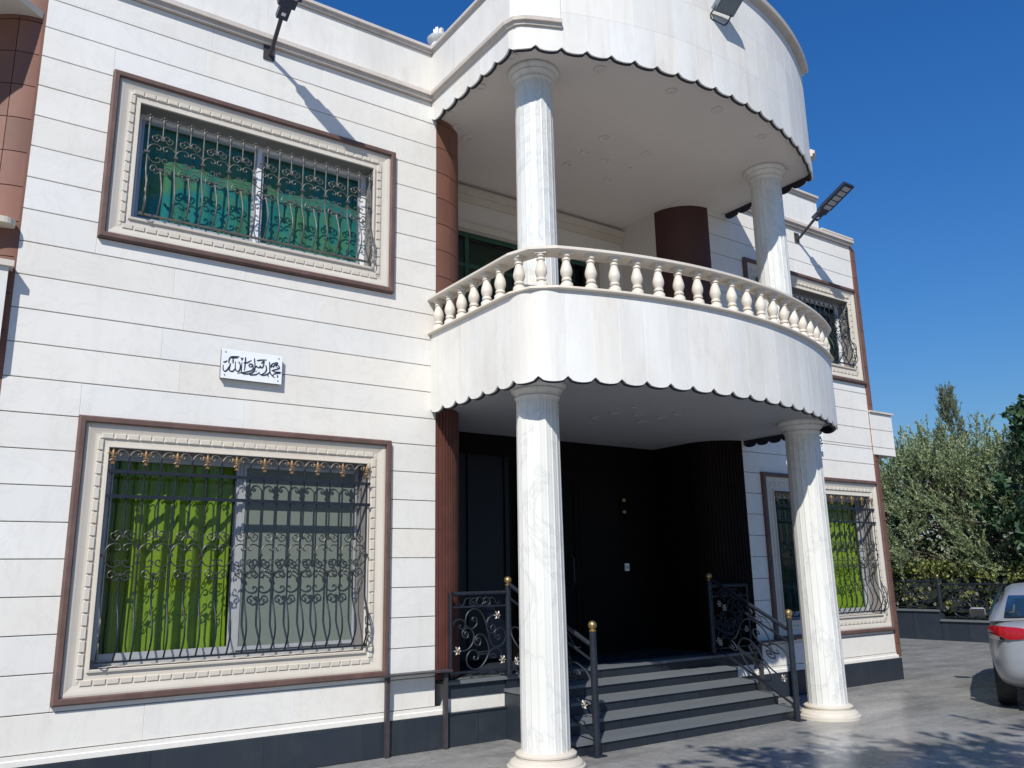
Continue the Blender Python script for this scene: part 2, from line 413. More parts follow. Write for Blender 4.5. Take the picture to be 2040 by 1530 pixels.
# parapet slabs
for (a, b) in ((XL, .49), (5.36, 7.57)):
    n = round((b-a)/.95)
    for i in range(n): slab(a+(b-a)*i/n, a+(b-a)*(i+1)/n, 6.93, 7.43, 0, mat='fascia')
# string moulding and coping
for (a, b) in ((XL-.02, .49), (5.36, XR+.04)):
    mb = MB().strip([(0, 6.822), (.065, 6.822), (.065, 6.865), (.095, 6.866), (.095, 6.905), (.075, 6.906), (.075, 6.928), (0, 6.928)], [(a, .02), (b, .02)], [(0, -1), (0, -1)])
    mb.build('string_moulding', M['mould'], house)
for (a, b) in ((XL-.02, .50), (5.36, 7.60)):
    mb = MB().strip([(-.30, 7.432), (.05, 7.432), (.05, 7.465), (.075, 7.466), (.075, 7.50), (-.31, 7.50)], [(a, .02), (b, .02)], [(0, -1), (0, -1)])
    mb.build('coping', M['mould'], house)
MB().box(7.571, 7.60, -.0, .33, 6.961, 7.431).build('parapet_end', M['marble'], house)
MB().box(7.6, XR+.05, -.06, .32, 6.93, 6.96).build('coping', M['mould'], house)
# plinth
for (a, b) in ((XL-.5, .66), (5.19, XR+.08)):
    n = round((b-a)/.86)
    for i in range(n): slab(a+(b-a)*i/n, a+(b-a)*(i+1)/n, .0, .305, -.035, 'plinth_tile', 'black_stone', house, .05)
for a, b in ((XL-.45, .66), (5.19, XR+.03)):
    MB().strip([(0, .306), (.04, .306), (.04, .345), (.032, .352), (.032, .380), (0, .380)], [(a, .02), (b, .02)], [(0, -1), (0, -1)]).build('plinth_band', M['marble'], house)
    MB().box(a-.05, b+.03 if b > 1 else b, -.045, .0, .3055, .3095-.0045+.0004).build('plinth_cap', M['black_stone'], house) if False else None
# rear shell, floors, roof ---------------------------------------------------------
mb = MB()
mb.box(XL-.5, XL-.3, .5, 9, 0, 7.0); mb.box(XR+.3, XR+.5, .5, 9, 0, 6.85); mb.box(XL-.5, XR+.5, 9, 9.2, 0, 7.0)
mb.box(XL-.5, XR+.5, .302, .50, 6.2, 6.5) if False else None
mb.build('outer_wall', M['marble'], house)
mb = MB(); mb.box(XL-.45, XR+.45, .31, 9.0, 6.70, 6.84); mb.build('roof', M['soffit'], house)
mb = MB()
for (a, b) in ((XL-.29, 1.0), (4.95, XR+.29)):
    mb.box(a, b, .31, 8.9, 3.2, 3.44); mb.box(a, b, .31, 8.9, .4, .55)
mb.box(XL-.29, 1.0, 2.8, 2.9, .56, 6.69); mb.box(4.95, XR+.29, 2.8, 2.9, .56, 6.69)
mb.box(1.10, 1.16, .75, 2.8, .56, 6.69); mb.box(4.86, 4.94, .75, 2.8, .56, 3.19); mb.box(4.86, 4.94, .75, 2.8, 3.45, 6.69)
mb.build('inner_floor', M['interior'], house)
# corner quarter pillars ---------------------------------------------------------------
def quarter(cx, cy, r, a0, a1, z0, z1, n=14):
    poly = [(cx+r*math.cos(a0+(a1-a0)*i/n), cy+r*math.sin(a0+(a1-a0)*i/n)) for i in range(n+1)]+[(cx, cy)]
    return poly
def tiled_pillar(cx, cy, r, a0, a1, z0, z1, rows=None, ncol=4, zoff=0):
    core = MB().prism(quarter(cx, cy, r-.02, a0, a1, z0, z1), z0, z1).build('tiled_pillar', M['mortar'], house)
    hstep = .305; k = 0; z = z0
    da = (a1-a0)/ncol; cache = {}
    zs = [z0]; q = 4.77 - hstep*20
    while q < z1:
        if q > z0+.04: zs.append(q)
        q += hstep
    zs.append(z1)
    for zi in range(len(zs)-1):
        h = zs[zi+1]-zs[zi]
        for c in range(ncol):
            key = (round(h, 3), c)
            if key not in cache:
                mb = MB(); ga = .003/r*(1 if da > 0 else -1)
                A = [a0+da*c+ga+(da-2*ga)*i/4 for i in range(5)]
                pth = [(r*math.cos(a), r*math.sin(a)) for a in A]; nr = [(math.cos(a), math.sin(a)) for a in A]
                mb.strip([(-.018, .004), (0, .004), (0, h-.004), (-.018, h-.004)], pth, nr)
                cache[key] = mb.mesh('brown_tile', M['brown_tile'], 25)
            link('brown_tile', cache[key], core, (cx, cy, zs[zi]))
    return core
tiled_pillar(.53, .50, .50, -PI/2, 0, FU, 6.66)                 # left end of the balcony
MB().prism(quarter(4.96, .53, .53, -PI/2, -PI, FU, 6.66, 24), FU, 6.66).build('curved_pillar', M['shaded_tile'], house, 30)              # right end
tiled_pillar(XL, .50, .50, -PI/2, -PI, 0.31, 6.82)              # outer corners
tiled_pillar(XR, .50, .50, -PI/2, 0, 0.31, 6.82)
mb = MB()
mb.box(XR, XR+.03, -.012, .03, .31, 6.82); mb.build('corner_strip', M['brown_tile'], house)
MB().box(XL-.02, XL, .0, .03, .31, 6.82).build('corner_strip', M['brown_tile'], house)
def ribbed(cx, cy, r, a0, a1, z0, z1, mat, n=17):
    poly = []
    for i in range(n):
        for (f, d) in ((0.04, -.012), (.12, 0), (.78, 0), (.86, -.012)):
            a = a0+(a1-a0)*(i+f)/n; poly.append((cx+(r+d)*math.cos(a), cy+(r+d)*math.sin(a)))
    poly.append((cx, cy))
    MB().prism(poly, z0, z1).build('ribbed_pillar', M[mat], house)
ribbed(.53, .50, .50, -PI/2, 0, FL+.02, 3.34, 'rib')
ribbed(5.30, .50, .50, -PI/2, -PI, FL+.02, 3.34, 'shaded_rib')
# lower porch recess -------------------------------------------------------------------
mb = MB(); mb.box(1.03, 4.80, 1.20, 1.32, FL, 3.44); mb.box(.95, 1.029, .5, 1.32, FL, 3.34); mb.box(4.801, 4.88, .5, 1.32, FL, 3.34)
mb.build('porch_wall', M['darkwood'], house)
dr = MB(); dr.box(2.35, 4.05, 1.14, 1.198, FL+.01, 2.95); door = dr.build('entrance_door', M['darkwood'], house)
for x0 in (2.42, 3.24):
    for (z0, z1) in ((.78, 1.45), (1.55, 2.80)):
        p = MB(); p.box(x0, x0+.74, 1.122, 1.14, z0, z1); p.box(x0+.08, x0+.66, 1.112, 1.123, z0+.08, z1-.08); p.build('door_panel', M['darkwood'], door)
h = MB().tube([(3.16, 1.10, 1.45), (3.16, 1.06, 1.5), (3.16, 1.06, 1.8), (3.16, 1.10, 1.85)], .012, 8); h.build('handle', M['iron'], door)
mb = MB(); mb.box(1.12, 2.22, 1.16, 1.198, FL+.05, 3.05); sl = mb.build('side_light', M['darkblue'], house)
mb = MB()
for x in (1.12, 1.62, 2.16): mb.box(x, x+.06, 1.135, 1.159, FL+.05, 3.05)
mb.box(1.18, 2.16, 1.14, 1.159, 1.2, 1.25); mb.build('side_light_frame', M['darkblue'], sl)
# upper recess --------------------------------------------------------------------------
mb = MB(); mb.box(1.02, 3.93, 1.25, 1.40, 6.04, 6.695); mb.box(3.932, 4.43, 1.25, 1.40, FU, 6.695); mb.box(1.02, 1.10, 1.25, 1.4, FU, 6.03)
mb.box(.94, 1.018, .5, 1.4, FU, 6.695); mb.box(4.431, 4.50, .53, 1.4, FU, 6.695)
mb.build('balcony_wall', M['soffit'], house)
mb = MB()
mb.box(1.03, 4.43, 1.17, 1.249, 6.50, 6.60); mb.box(1.03, 4.43, 1.20, 1.249, 6.41, 6.499)
mb.box(1.10, 3.95, 1.21, 1.249, 6.03, 6.12); mb.box(3.94, 4.02, 1.21, 1.249, FU, 6.029)
mb.build('cornice', M['cream'], house)
bw = MB(); bw.box(1.10, 3.93, 1.33, 1.37, 5.97, 6.03); bw.box(1.10, 3.93, 1.33, 1.37, FU, FU+.06)
for x in (1.10, 1.72, 2.5, 3.2, 3.87): bw.box(x, x+.06, 1.33, 1.37, FU+.061, 5.969)
bw.box(1.16, 3.87, 1.335, 1.365, 5.55, 5.60)
bwin = bw.build('balcony_door', M['darkcurtain'], house)
MB().box(1.16, 3.87, 1.347, 1.353, FU+.061, 5.969).build('pane', M['dark_glass'], bwin)
MB().box(1.0, 4.0, 1.75, 1.77, FU, 6.1).build('blind', M['teal'], bwin)

# ------------------------------------------------------------------ fascia path
FX0 = .49; FX1 = 5.36
class FasciaPath:
    # straight sides, a corner of radius fr, and the bowed front
    def __init__(s, fr, AX, AY, ARC_R, nseg=14):
        def half(x0, sg, n=24):
            cxf = x0+sg*fr; fy = AY-math.sqrt((ARC_R-fr)**2-(AX-cxf)**2); pts = []
            for i in range(n): pts.append(((x0, fy*i/n), (-sg, 0)))
            aend = math.atan2(fy-AY, cxf-AX) % (2*PI); a0 = PI if sg > 0 else 2*PI
            for i in range(nseg):
                a = a0+(aend-a0)*i/nseg; pts.append(((cxf+fr*math.cos(a), fy+fr*math.sin(a)), (math.cos(a), math.sin(a))))
            for i in range(60):
                a = aend+(1.5*PI-aend)*i/60; pts.append(((AX+ARC_R*math.cos(a), AY+ARC_R*math.sin(a)), (math.cos(a), math.sin(a))))
            return pts, -fy
        L, sl_ = half(FX0, 1); Rr, sr_ = half(FX1, -1)
        s.pts = L+[((AX, AY-ARC_R), (0, -1))]+Rr[::-1]; s.side = sl_; s.rside = sr_
        s.S = [0]
        for i in range(1, len(s.pts)): s.S.append(s.S[-1]+math.dist(s.pts[i][0], s.pts[i-1][0]))
        s.len = s.S[-1]; s.path = [p for p, q in s.pts]; s.nrm = [q for p, q in s.pts]
        ns = 6; fl_ = s.len-s.side-s.rside; nf = round(fl_/.262)
        s.edges = [s.side*i/ns for i in range(ns)]+[s.side+fl_*i/nf for i in range(nf)]+[s.len-s.rside+s.rside*i/ns for i in range(ns+1)]
    def at(s, d):
        d = min(max(d, 0), s.len); lo, hi = 0, len(s.S)-1
        while hi-lo > 1:
            mdl = (lo+hi)//2
            if s.S[mdl] <= d: lo = mdl
            else: hi = mdl
        t = (d-s.S[lo])/max(s.S[hi]-s.S[lo], 1e-9); A, B = s.pts[lo], s.pts[hi]
        p = [A[0][k]*(1-t)+B[0][k]*t for k in (0, 1)]; q = [A[1][k]*(1-t)+B[1][k]*t for k in (0, 1)]
        l = math.hypot(*q); return p, [q[0]/l, q[1]/l]
    def sub(s, a, b, n):
        # sample a stretch, keeping the path's own points so corners stay crisp
        ds = sorted({a, b, *[x for x in s.S if a+1e-4 < x < b-1e-4], *[a+(b-a)*i/n for i in range(1, n)]})
        ds = [d for i, d in enumerate(ds) if i == 0 or d-ds[i-1] > 1e-5]
        P, Q = zip(*[s.at(d) for d in ds]); return list(P), list(Q)
    def even(s, a, b, n):
        P, Q = zip(*[s.at(a+(b-a)*i/n) for i in range(n+1)]); return list(P), list(Q)
    def s_of_x(s, x):
        best = min(range(len(s.pts)), key=lambda i: abs(s.pts[i][0][0]-x)+(10 if s.S[i] < s.side*.98 or s.S[i] > s.len-s.rside*.98 else 0)); return s.S[best]
    def plan(s, off): return [(p[0]+q[0]*off, min(p[1]+q[1]*off, -.001)) for p, q in s.pts]
LOWP, RAILP, TOPP = FasciaPath(.36, 2.62, 3.2, 5.38), FasciaPath(.36, 2.62, 3.2, 5.38, 2), FasciaPath(.14, 2.78, 2.75, 4.93, 2)
def panel(F, s0, s1, z0, z1, par, off=.022, scal=.05, n=6, gap=.0017):
    mb = MB(); P, Q = F.even(s0+gap, s1-gap, n)
    vs = []
    for i in range(n+1):
        uu = i/n; zb = z0-scal*math.sqrt(max(0, 1-(2*uu-1)**2)) if scal else z0
        for (f, z) in ((off, zb), (off, z1), (.003, z1), (.003, zb)):
            vs.append((P[i][0]+Q[i][0]*f, P[i][1]+Q[i][1]*f, z))
    fs = []
    for i in range(n):
        for j in range(4): fs.append((i*4+j, i*4+(j+1) % 4, (i+1)*4+(j+1) % 4, (i+1)*4+j))
    fs += [(0, 1, 2, 3), (n*4, n*4+3, n*4+2, n*4+1)]
    mb.add(vs, fs); return mb.build('fascia_panel', M['fascia'], par, 30)
def grout(F, a, b, z0, z1, par):
    MB().strip([(.004, z0), (.0195, z0), (.0195, z1), (.004, z1)], *F.even(a, b, 90)).build('joint_grout', M['grout'], par)
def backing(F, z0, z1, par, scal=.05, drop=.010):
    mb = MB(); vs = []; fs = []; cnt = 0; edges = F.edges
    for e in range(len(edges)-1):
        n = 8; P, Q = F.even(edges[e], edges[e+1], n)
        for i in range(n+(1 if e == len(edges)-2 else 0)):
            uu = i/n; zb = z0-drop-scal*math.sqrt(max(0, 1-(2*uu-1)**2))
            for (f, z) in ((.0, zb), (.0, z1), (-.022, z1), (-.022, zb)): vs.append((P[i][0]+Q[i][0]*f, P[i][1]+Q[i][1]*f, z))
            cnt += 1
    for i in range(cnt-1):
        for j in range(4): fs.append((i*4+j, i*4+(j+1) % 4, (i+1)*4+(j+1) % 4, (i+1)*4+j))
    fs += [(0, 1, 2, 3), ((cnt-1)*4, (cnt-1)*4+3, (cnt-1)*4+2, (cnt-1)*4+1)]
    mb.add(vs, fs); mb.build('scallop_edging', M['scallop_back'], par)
# lower balcony: slab, fascia, ledge, rail, balusters
ZB, ZT = 3.292, 4.082
core = MB()
core.prism(LOWP.plan(-.024), 3.335, FU-.001)
core.box(.532, 5.298, .0, 1.199, 3.336, FU-.002)
bal = core.build('balcony', M['soffit'], house)
MB().prism(LOWP.plan(-.03), 3.327, 3.3345).build('soffit_shade_sheet', M['shaded_soffit'], bal)  # thin sheet added to carry the painted shade under the balcony
MB().box(.535, 5.295, .0005, 1.198, 3.327, 3.3345).build('soffit_shade_sheet', M['shaded_soffit'], bal)
edges = LOWP.edges
for e in range(len(edges)-1): panel(LOWP, edges[e], edges[e+1], ZB, ZT, bal)
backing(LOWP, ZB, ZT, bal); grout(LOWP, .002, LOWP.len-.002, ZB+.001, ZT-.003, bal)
MB().strip([(-.024, FU), (-.024, ZT), (-.13, ZT), (-.13, FU)], LOWP.path, LOWP.nrm).build('parapet_wall', M['soffit'], bal)
MB().strip([(-.15, ZT+.001), (.040, ZT+.001), (.062, ZT+.012), (.062, ZT+.026), (.05, ZT+.036), (-.15, ZT+.036)], RAILP.path, RAILP.nrm).build('base_ledge', M['baluster'], bal)
RZ = 4.452
MB().strip([(-.135, RZ), (.050, RZ), (.068, RZ+.012), (.068, RZ+.034), (.05, RZ+.046), (-.135, RZ+.046)], RAILP.path, RAILP.nrm).build('handrail', M['baluster'], bal)
BH = RZ-(ZT+.036)
prof = [(.0, 0)]
def bprof():
    p = [(.058, 0), (.058, .030), (.050, .040), (.036, .048), (.036, .054), (.046, .060), (.046, .072), (.038, .080), (.044, .095), (.0545, .120), (.0555, .140), (.050, .165), (.040, .195), (.034, .215), (.033, .225), (.041, .230), (.041, .240), (.034, .246), (.034, .254), (.046, .260), (.048, .272), (.046, .276)]
    sc = (BH-.018)/.276
    return [(r, z*sc) for r, z in p]
bm_ = MB().lathe(bprof(), 16); hb = BH-.018; bm_.box(-.052, .052, -.052, .052, hb, BH)
bmesh_bal = bm_.mesh('baluster', M['baluster'], 40)
ss = [.11+.232*i for i in range(6)]
s0b = RAILP.side+.06; s1b = RAILP.len-RAILP.rside-.10; nb = round((s1b-s0b)/.238)
ss += [s0b+(s1b-s0b)*i/nb for i in range(nb+1)]+[RAILP.len-.11-.232*i for i in range(6)]
for s in ss:
    p, q = RAILP.at(s); o = link('baluster', bmesh_bal, bal, (p[0]-q[0]*.012, p[1]-q[1]*.012, ZT+.036)); o.rotation_euler[2] = math.atan2(q[1], q[0])+random.uniform(-.02, .02)
def downlight_mesh(mat):
    mb = MB(); mb.lathe([(.030, .0), (.062, .0), (.066, .006), (.060, .012), (.046, .012), (.040, .003), (.030, .003)], 20, cap=False)
    mb.lathe([(.001, -.001), (.042, -.001)], 20, cap=False); return mb.mesh('downlight', M[mat], 40)
dlm = downlight_mesh('soffit'); dlg = downlight_mesh('shaded_soffit')
def downlight(x, y, z, par):
    o = link('downlight', dlm if z > 5 else dlg, par, (x, y, z)); o.rotation_euler = (PI, 0, 0)
for x, y in [(2.37, -1.07), (2.41, -.68), (2.70, -.73), (3.04, -1.0), (2.39, -.38), (3.07, -.72), (3.04, -.43)]: downlight(x, y, 3.3265, bal)

# canopy over the balcony
ZC = 6.625
core = MB(); core.prism(TOPP.plan(-.024), 6.66, 6.80); core.box(.532, 4.958, .0, .019, 6.661, 6.69); core.box(1.03, 4.43, .0202, 1.249, 6.661, 6.69)
core.box(.532, 1.028, .0202, .60, 6.661, 6.69); core.box(4.44, 4.958, .0202, .6, 6.661, 6.69)
can = core.build('canopy', M['soffit'], house)
edges = TOPP.edges; FLEN = TOPP.len
sx0, sx1 = TOPP.s_of_x(.80), TOPP.s_of_x(5.26)
i0 = min(range(len(edges)), key=lambda i: abs(edges[i]-sx0)); i1 = min(range(len(edges)), key=lambda i: abs(edges[i]-sx1))
E0, E1 = edges[i0], edges[i1]
for e in range(len(edges)-1):
    high = i0 <= e < i1
    panel(TOPP, edges[e], edges[e+1], ZC, 7.02 if high else 6.83, can)
for e in range(i0, i1):
    panel(TOPP, edges[e], edges[e+1], 7.022, 7.52, can, scal=0, n=3); panel(TOPP, edges[e], edges[e+1], 7.522, 8.02, can, scal=0, n=3)
k = 0
for (a, b) in ((0, E0),):
    n = round((b-a)/.5)
    cuts = [a+(b-a)*i/n for i in range(n+1)]; cuts = sorted(cuts+([TOPP.side+.02] if a < TOPP.side < b else []))
    for i in range(len(cuts)-1): panel(TOPP, cuts[i], cuts[i+1], 6.93, 7.43, can, scal=0, n=4)
backing(TOPP, ZC, 6.8, can); grout(TOPP, .002, TOPP.len-.002, ZC+.001, 6.828, can); grout(TOPP, E0+.004, E1-.004, 6.829, 8.015, can)
MB().strip([(.0, 6.801), (.0, 8.02), (-.12, 8.02), (-.12, 6.801)], *TOPP.sub(E0, E1, 40)).build('parapet_wall', M['soffit'], can)
for (a, b) in ((0.0, E0), (E1, FLEN)):
    P, Q = TOPP.sub(a, b, 6)
    mb = MB().strip([(0.0, 6.832), (.045, 6.832), (.050, 6.865), (.075, 6.867), (.080, 6.905), (.055, 6.908), (.05, 6.928), (-.12, 6.928), (-.12, 6.832)], P, Q); mb.build('string_moulding', M['mould'], can)
    if a > 1: continue
    cp = MB().strip([(-.15, 7.432), (.03, 7.432), (.035, 7.464), (.06, 7.466), (.06, 7.50), (-.15, 7.50)], P, Q); cp.build('coping', M['mould'], can)
    MB().strip([(.0, 6.929), (.0, 7.431), (-.12, 7.431), (-.12, 6.801)], P, Q).build('parapet_wall', M['soffit'], can)
MB().strip([(-.16, 8.022), (.05, 8.022), (.055, 8.05), (.10, 8.054), (.11, 8.10), (-.16, 8.10)], *TOPP.sub(E0-.04, E1+.04, 40)).build('coping', M['mould'], can)
for x, y in [(.60, -1.40), (.62, -.78), (.64, -.14), (.84, .05), (1.06, .2), (1.48, -1.72), (2.39, -1.84), (3.09, -1.86), (4.0, -1.74), (4.9, -1.38), (2.43, -.69), (2.46, -.31), (2.79, -.31), (2.47, .05), (3.15, -.31), (3.12, -.69), (3.17, .08)]:
    downlight(x, y, 6.6595, can)

# ------------------------------------------------------------------ columns
def column(x, y, z0, z1, rb, rt_, base=True):
    mb = MB(); nfl = 20; sub = 5; prof = []
    for i in range(nfl):
        for k in range(sub):
            f = k/sub; a = 2*PI*(i+f)/nfl
            if k == 0: rr = .972
            elif k == 1: rr = .996
            else: rr = .985-.010*math.sin(PI*(f-.2)/.8)
            prof.append((a, rr))
    zb = z0+(.147 if base else .0); zt = z1-.15; st = 7; n = len(prof); vs = []; fs = []
    for s in range(st):
        t = s/(st-1); r = rb+(rt_-rb)*(t**1.3); z = zb+(zt-zb)*t
        for a, rr in prof: vs.append((r*rr*math.cos(a), r*rr*math.sin(a), z))
    for s in range(st-1):
        for j in range(n): fs.append((s*n+j, s*n+(j+1) % n, (s+1)*n+(j+1) % n, (s+1)*n+j))
    mb.add(vs, fs); c = mb.build('column', M['column'], house, 14, (x, y, 0))
    k = rt_/.2
    cap = MB().lathe([(.20*k, zt-.02), (.205*k, zt), (.215*k, zt+.012), (.205*k, zt+.03), (.21*k, zt+.045), (.235*k, zt+.062), (.245*k, zt+.078), (.24*k, zt+.092), (.255*k, zt+.10), (.275*k, zt+.118), (.278*k, zt+.135), (.27*k, zt+.149)], 48)
    cap.build('capital', M['column'], c, 30)
    if base:
        b = MB().lathe([(.335, 0), (.335, .055), (.325, .066), (.318, .070), (.318, .082), (.312, .10), (.295, .125), (.275, .140), (.262, .145), (.258, .152), (.258, .172), (.252, .176), (.262, .190), (.262, .214), (.250, .228), (.235, .236), (.225, .245)], 48, (0, 0, z0)); b.v = [(p[0], p[1], z0+(p[2]-z0)*.60) for p in b.v]
        b.build('column_base', M['cream'], c, 35)
column(.865, -1.32, 0, 3.335, .213, .198)
column(4.815, -1.31, 0, 3.335, .213, .198)
column(.955, -1.27, FU, 6.66, .200, .193)
column(4.755, -1.17, FU, 6.66, .200, .193)

# ------------------------------------------------------------------ windows
def frame_rect(mb, x0, x1, z0, z1, prof):
    # prof: open chain of (inset, y); mitred all round
    loops = []
    for (d, y) in prof: loops.append([(x0+d, y, z0+d), (x1-d, y, z0+d), (x1-d, y, z1-d), (x0+d, y, z1-d)])
    vs = [p for l in loops for p in l]; fs = []
    for i in range(len(loops)-1):
        for j in range(4): fs.append((i*4+j, i*4+(j+1) % 4, (i+1)*4+(j+1) % 4, (i+1)*4+j))
    mb.add(vs, fs)
dent_cache = {}
def window(WX, WZ, glassm, style):
    x0, x1 = WX; z0, z1 = WZ
    mb = MB()
    frame_rect(mb, x0+.05, x1-.05, z0+.05, z1-.05, [(0, .018), (0, -.020), (.018, -.022), (.038, -.018), (.060, -.011), (.085, -.005), (.105, -.006), (.115, -.010), (.122, -.010), (.124, .0), (.172, .0), (.174, -.018), (.190, -.020), (.195, -.015), (.196, .03)])
    wdw = mb.build('window', M['cream'], house)
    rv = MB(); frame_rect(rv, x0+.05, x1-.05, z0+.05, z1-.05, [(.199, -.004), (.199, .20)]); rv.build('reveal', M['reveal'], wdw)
    tr = MB(); frame_rect(tr, x0, x1, z0, z1, [(0, .018), (0, -.042), (.012, -.052), (.045, -.052), (.054, -.042), (.054, -.01)])
    tr.build('brown_trim', M['brown_trim'], wdw)
    # dentils
    a, b = x0+.05+.126, x1-.05-.126; c, d = z0+.176, z1-.176
    def dent(cx, cz, hor, L):
        key = (round(L, 3), hor)
        if key not in dent_cache:
            q = MB(); lx, lz = (L/2, .0215) if hor else (.0215, L/2); e = .004
            q.add([(-lx+e, -.016, -lz+e), (lx-e, -.016, -lz+e), (lx-e, -.016, lz-e), (-lx+e, -.016, lz-e), (-lx, -.010, -lz), (lx, -.010, -lz), (lx, -.010, lz), (-lx, -.010, lz), (-lx, .002, -lz), (lx, .002, -lz), (lx, .002, lz), (-lx, .002, lz)],
                  [(0, 1, 2, 3), (0, 4, 5, 1), (1, 5, 6, 2), (2, 6, 7, 3), (3, 7, 4, 0), (4, 8, 9, 5), (5, 9, 10, 6), (6, 10, 11, 7), (7, 11, 8, 4)])
            dent_cache[key] = q.mesh('dentil', M['cream'])
        link('dentil', dent_cache[key], wdw, (cx, 0, cz))
    n = round((b-a)/.098); st = (b-a)/n
    for i in range(n):
        for zz in (c-.026, d+.026): dent(a+st*(i+.5), zz, True, round(st-.012, 3))
    n = round((d-c)/.098); st = (d-c)/n
    for i in range(n):
        for xx in (a-.002+.024-.022, b+.002): dent(xx, c+st*(i+.5), False, round(st-.012, 3))
    # aluminium frame and panes
    ox0, ox1, oz0, oz1 = x0+.248, x1-.248, z0+.248, z1-.248
    fr = MB(); fw_ = .045
    fr.box(ox0, ox1, .17, .22, oz1-fw_, oz1); fr.box(ox0, ox1, .17, .22, oz0, oz0+fw_)
    fr.box(ox0, ox0+fw_, .17, .22, oz0+fw_, oz1-fw_); fr.box(ox1-fw_, ox1, .17, .22, oz0+fw_, oz1-fw_)
    mx = (ox0+ox1)/2
    fr.box(mx-.022, mx+.022, .165, .215, oz0+fw_, oz1-fw_)
    fr.build('window_frame', M['white_alu'] if style == 'up' else M['alu'], wdw)
    for (a1, b1, yy) in ((ox0+fw_, mx-.023, .19), (mx+.023, ox1-fw_, .20)):
        sh = MB(); sw = .03
        sh.box(a1, b1, yy-.012, yy+.012, oz0+fw_+.001, oz0+fw_+.05); sh.box(a1, b1, yy-.012, yy+.012, oz1-fw_-.03, oz1-fw_-.001)
        sh.box(a1, a1+sw, yy-.012, yy+.012, oz0+fw_+.051, oz1-fw_-.031); sh.box(b1-sw, b1, yy-.012, yy+.012, oz0+fw_+.051, oz1-fw_-.031)
        sh.build('sash', M['alu'], wdw)
        MB().box(a1+sw, b1-sw, yy-.003, yy+.003, oz0+fw_+.051, oz1-fw_-.031).build('pane', glassm, wdw)
    return wdw, (ox0, ox1, oz0, oz1, mx)
def curtain(name, x0, x1, z0, z1, y, mat, label, seed, amp=.042, wl_=.15):
    rnd = random.Random(seed); n = int((x1-x0)/.012); vs = []; fs = []; ph = 0; xs = []
    rows = 8; prev = 0
    for i in range(n+1):
        x = x0+(x1-x0)*i/n; ph += .012/wl_*2*PI*rnd.uniform(.5, 1.5)
        xs.append((x, amp*math.sin(ph)+.3*amp*math.sin(ph*2.3+1)))
    for r in range(rows+1):
        t = r/rows; z = z0+(z1-z0)*t
        for (x, d) in xs: vs.append((x+.006*math.sin(t*5+x*20), y+d*(1.1-.5*t)+.01*math.sin(t*7+x*9), z))
    for r in range(rows):
        for i in range(n): fs.append((r*(n+1)+i, r*(n+1)+i+1, (r+1)*(n+1)+i+1, (r+1)*(n+1)+i))
    o = MB().add(vs, fs).build(name, M[mat], None, 180); tag(o, label, 'curtain'); return o

w1, g1 = window(WL, LOW, M['glass'], 'low')
w2, g2 = window(WL, UPP, M['green_glass'], 'up')
w3, g3 = window(WR, LOW, M['glass'], 'low')
w4, g4 = window(WR, UPP, M['dark_glass'], 'up')
def screen(gm, par):
    sc = MB(); a, b = gm[4]+.03, gm[1]-.05; z0, z1 = gm[2]+.06, gm[3]-.05
    sc.box(a, b, .150, .1515, z0+.03, z1-.03); sc.build('insect_screen', M['screen'], par)
    f = MB()
    for (p, q, r, s) in ((a-.02, b+.02, z0, z0+.03), (a-.02, b+.02, z1-.03, z1), (a-.02, a, z0+.03, z1-.03), (b, b+.02, z0+.03, z1-.03)): f.box(p, q, .143, .158, r, s)
    f.build('screen_frame', M['alu'], par)
screen(g1, w1)
curtain('curtain', g1[0]+.06, g1[4]+.02, g1[2]+.02, g1[3]+.1, .275, 'lime', 'lime green curtain behind the left half of the large ground floor window', 1)
curtain('curtain', g1[4]+.04, g1[1]+.05, g1[2]+.02, g1[3]+.1, .33, 'darkcurtain', 'dark green curtain behind the grey insect screen of the large ground floor window', 2)
curtain('curtain', g2[0]-.1, g2[1]+.1, g2[2]-.05, g2[3]+.1, .265, 'teal', 'teal patterned curtain filling the upper left window', 3, .007, .30)
curtain('curtain', g3[0]+.95, g3[1]+.05, g3[2]+.02, g3[3]+.1, .275, 'lime', 'lime green curtain in the ground floor window right of the porch', 4)
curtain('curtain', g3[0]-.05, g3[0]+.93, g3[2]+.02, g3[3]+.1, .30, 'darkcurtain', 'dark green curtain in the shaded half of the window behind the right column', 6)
curtain('curtain', g4[0]-.1, g4[1]+.1, g4[2]-.05, g4[3]+.1, .30, 'darkcurtain', 'dark curtain behind the barred upper window right of the balcony', 5, .02, .16)

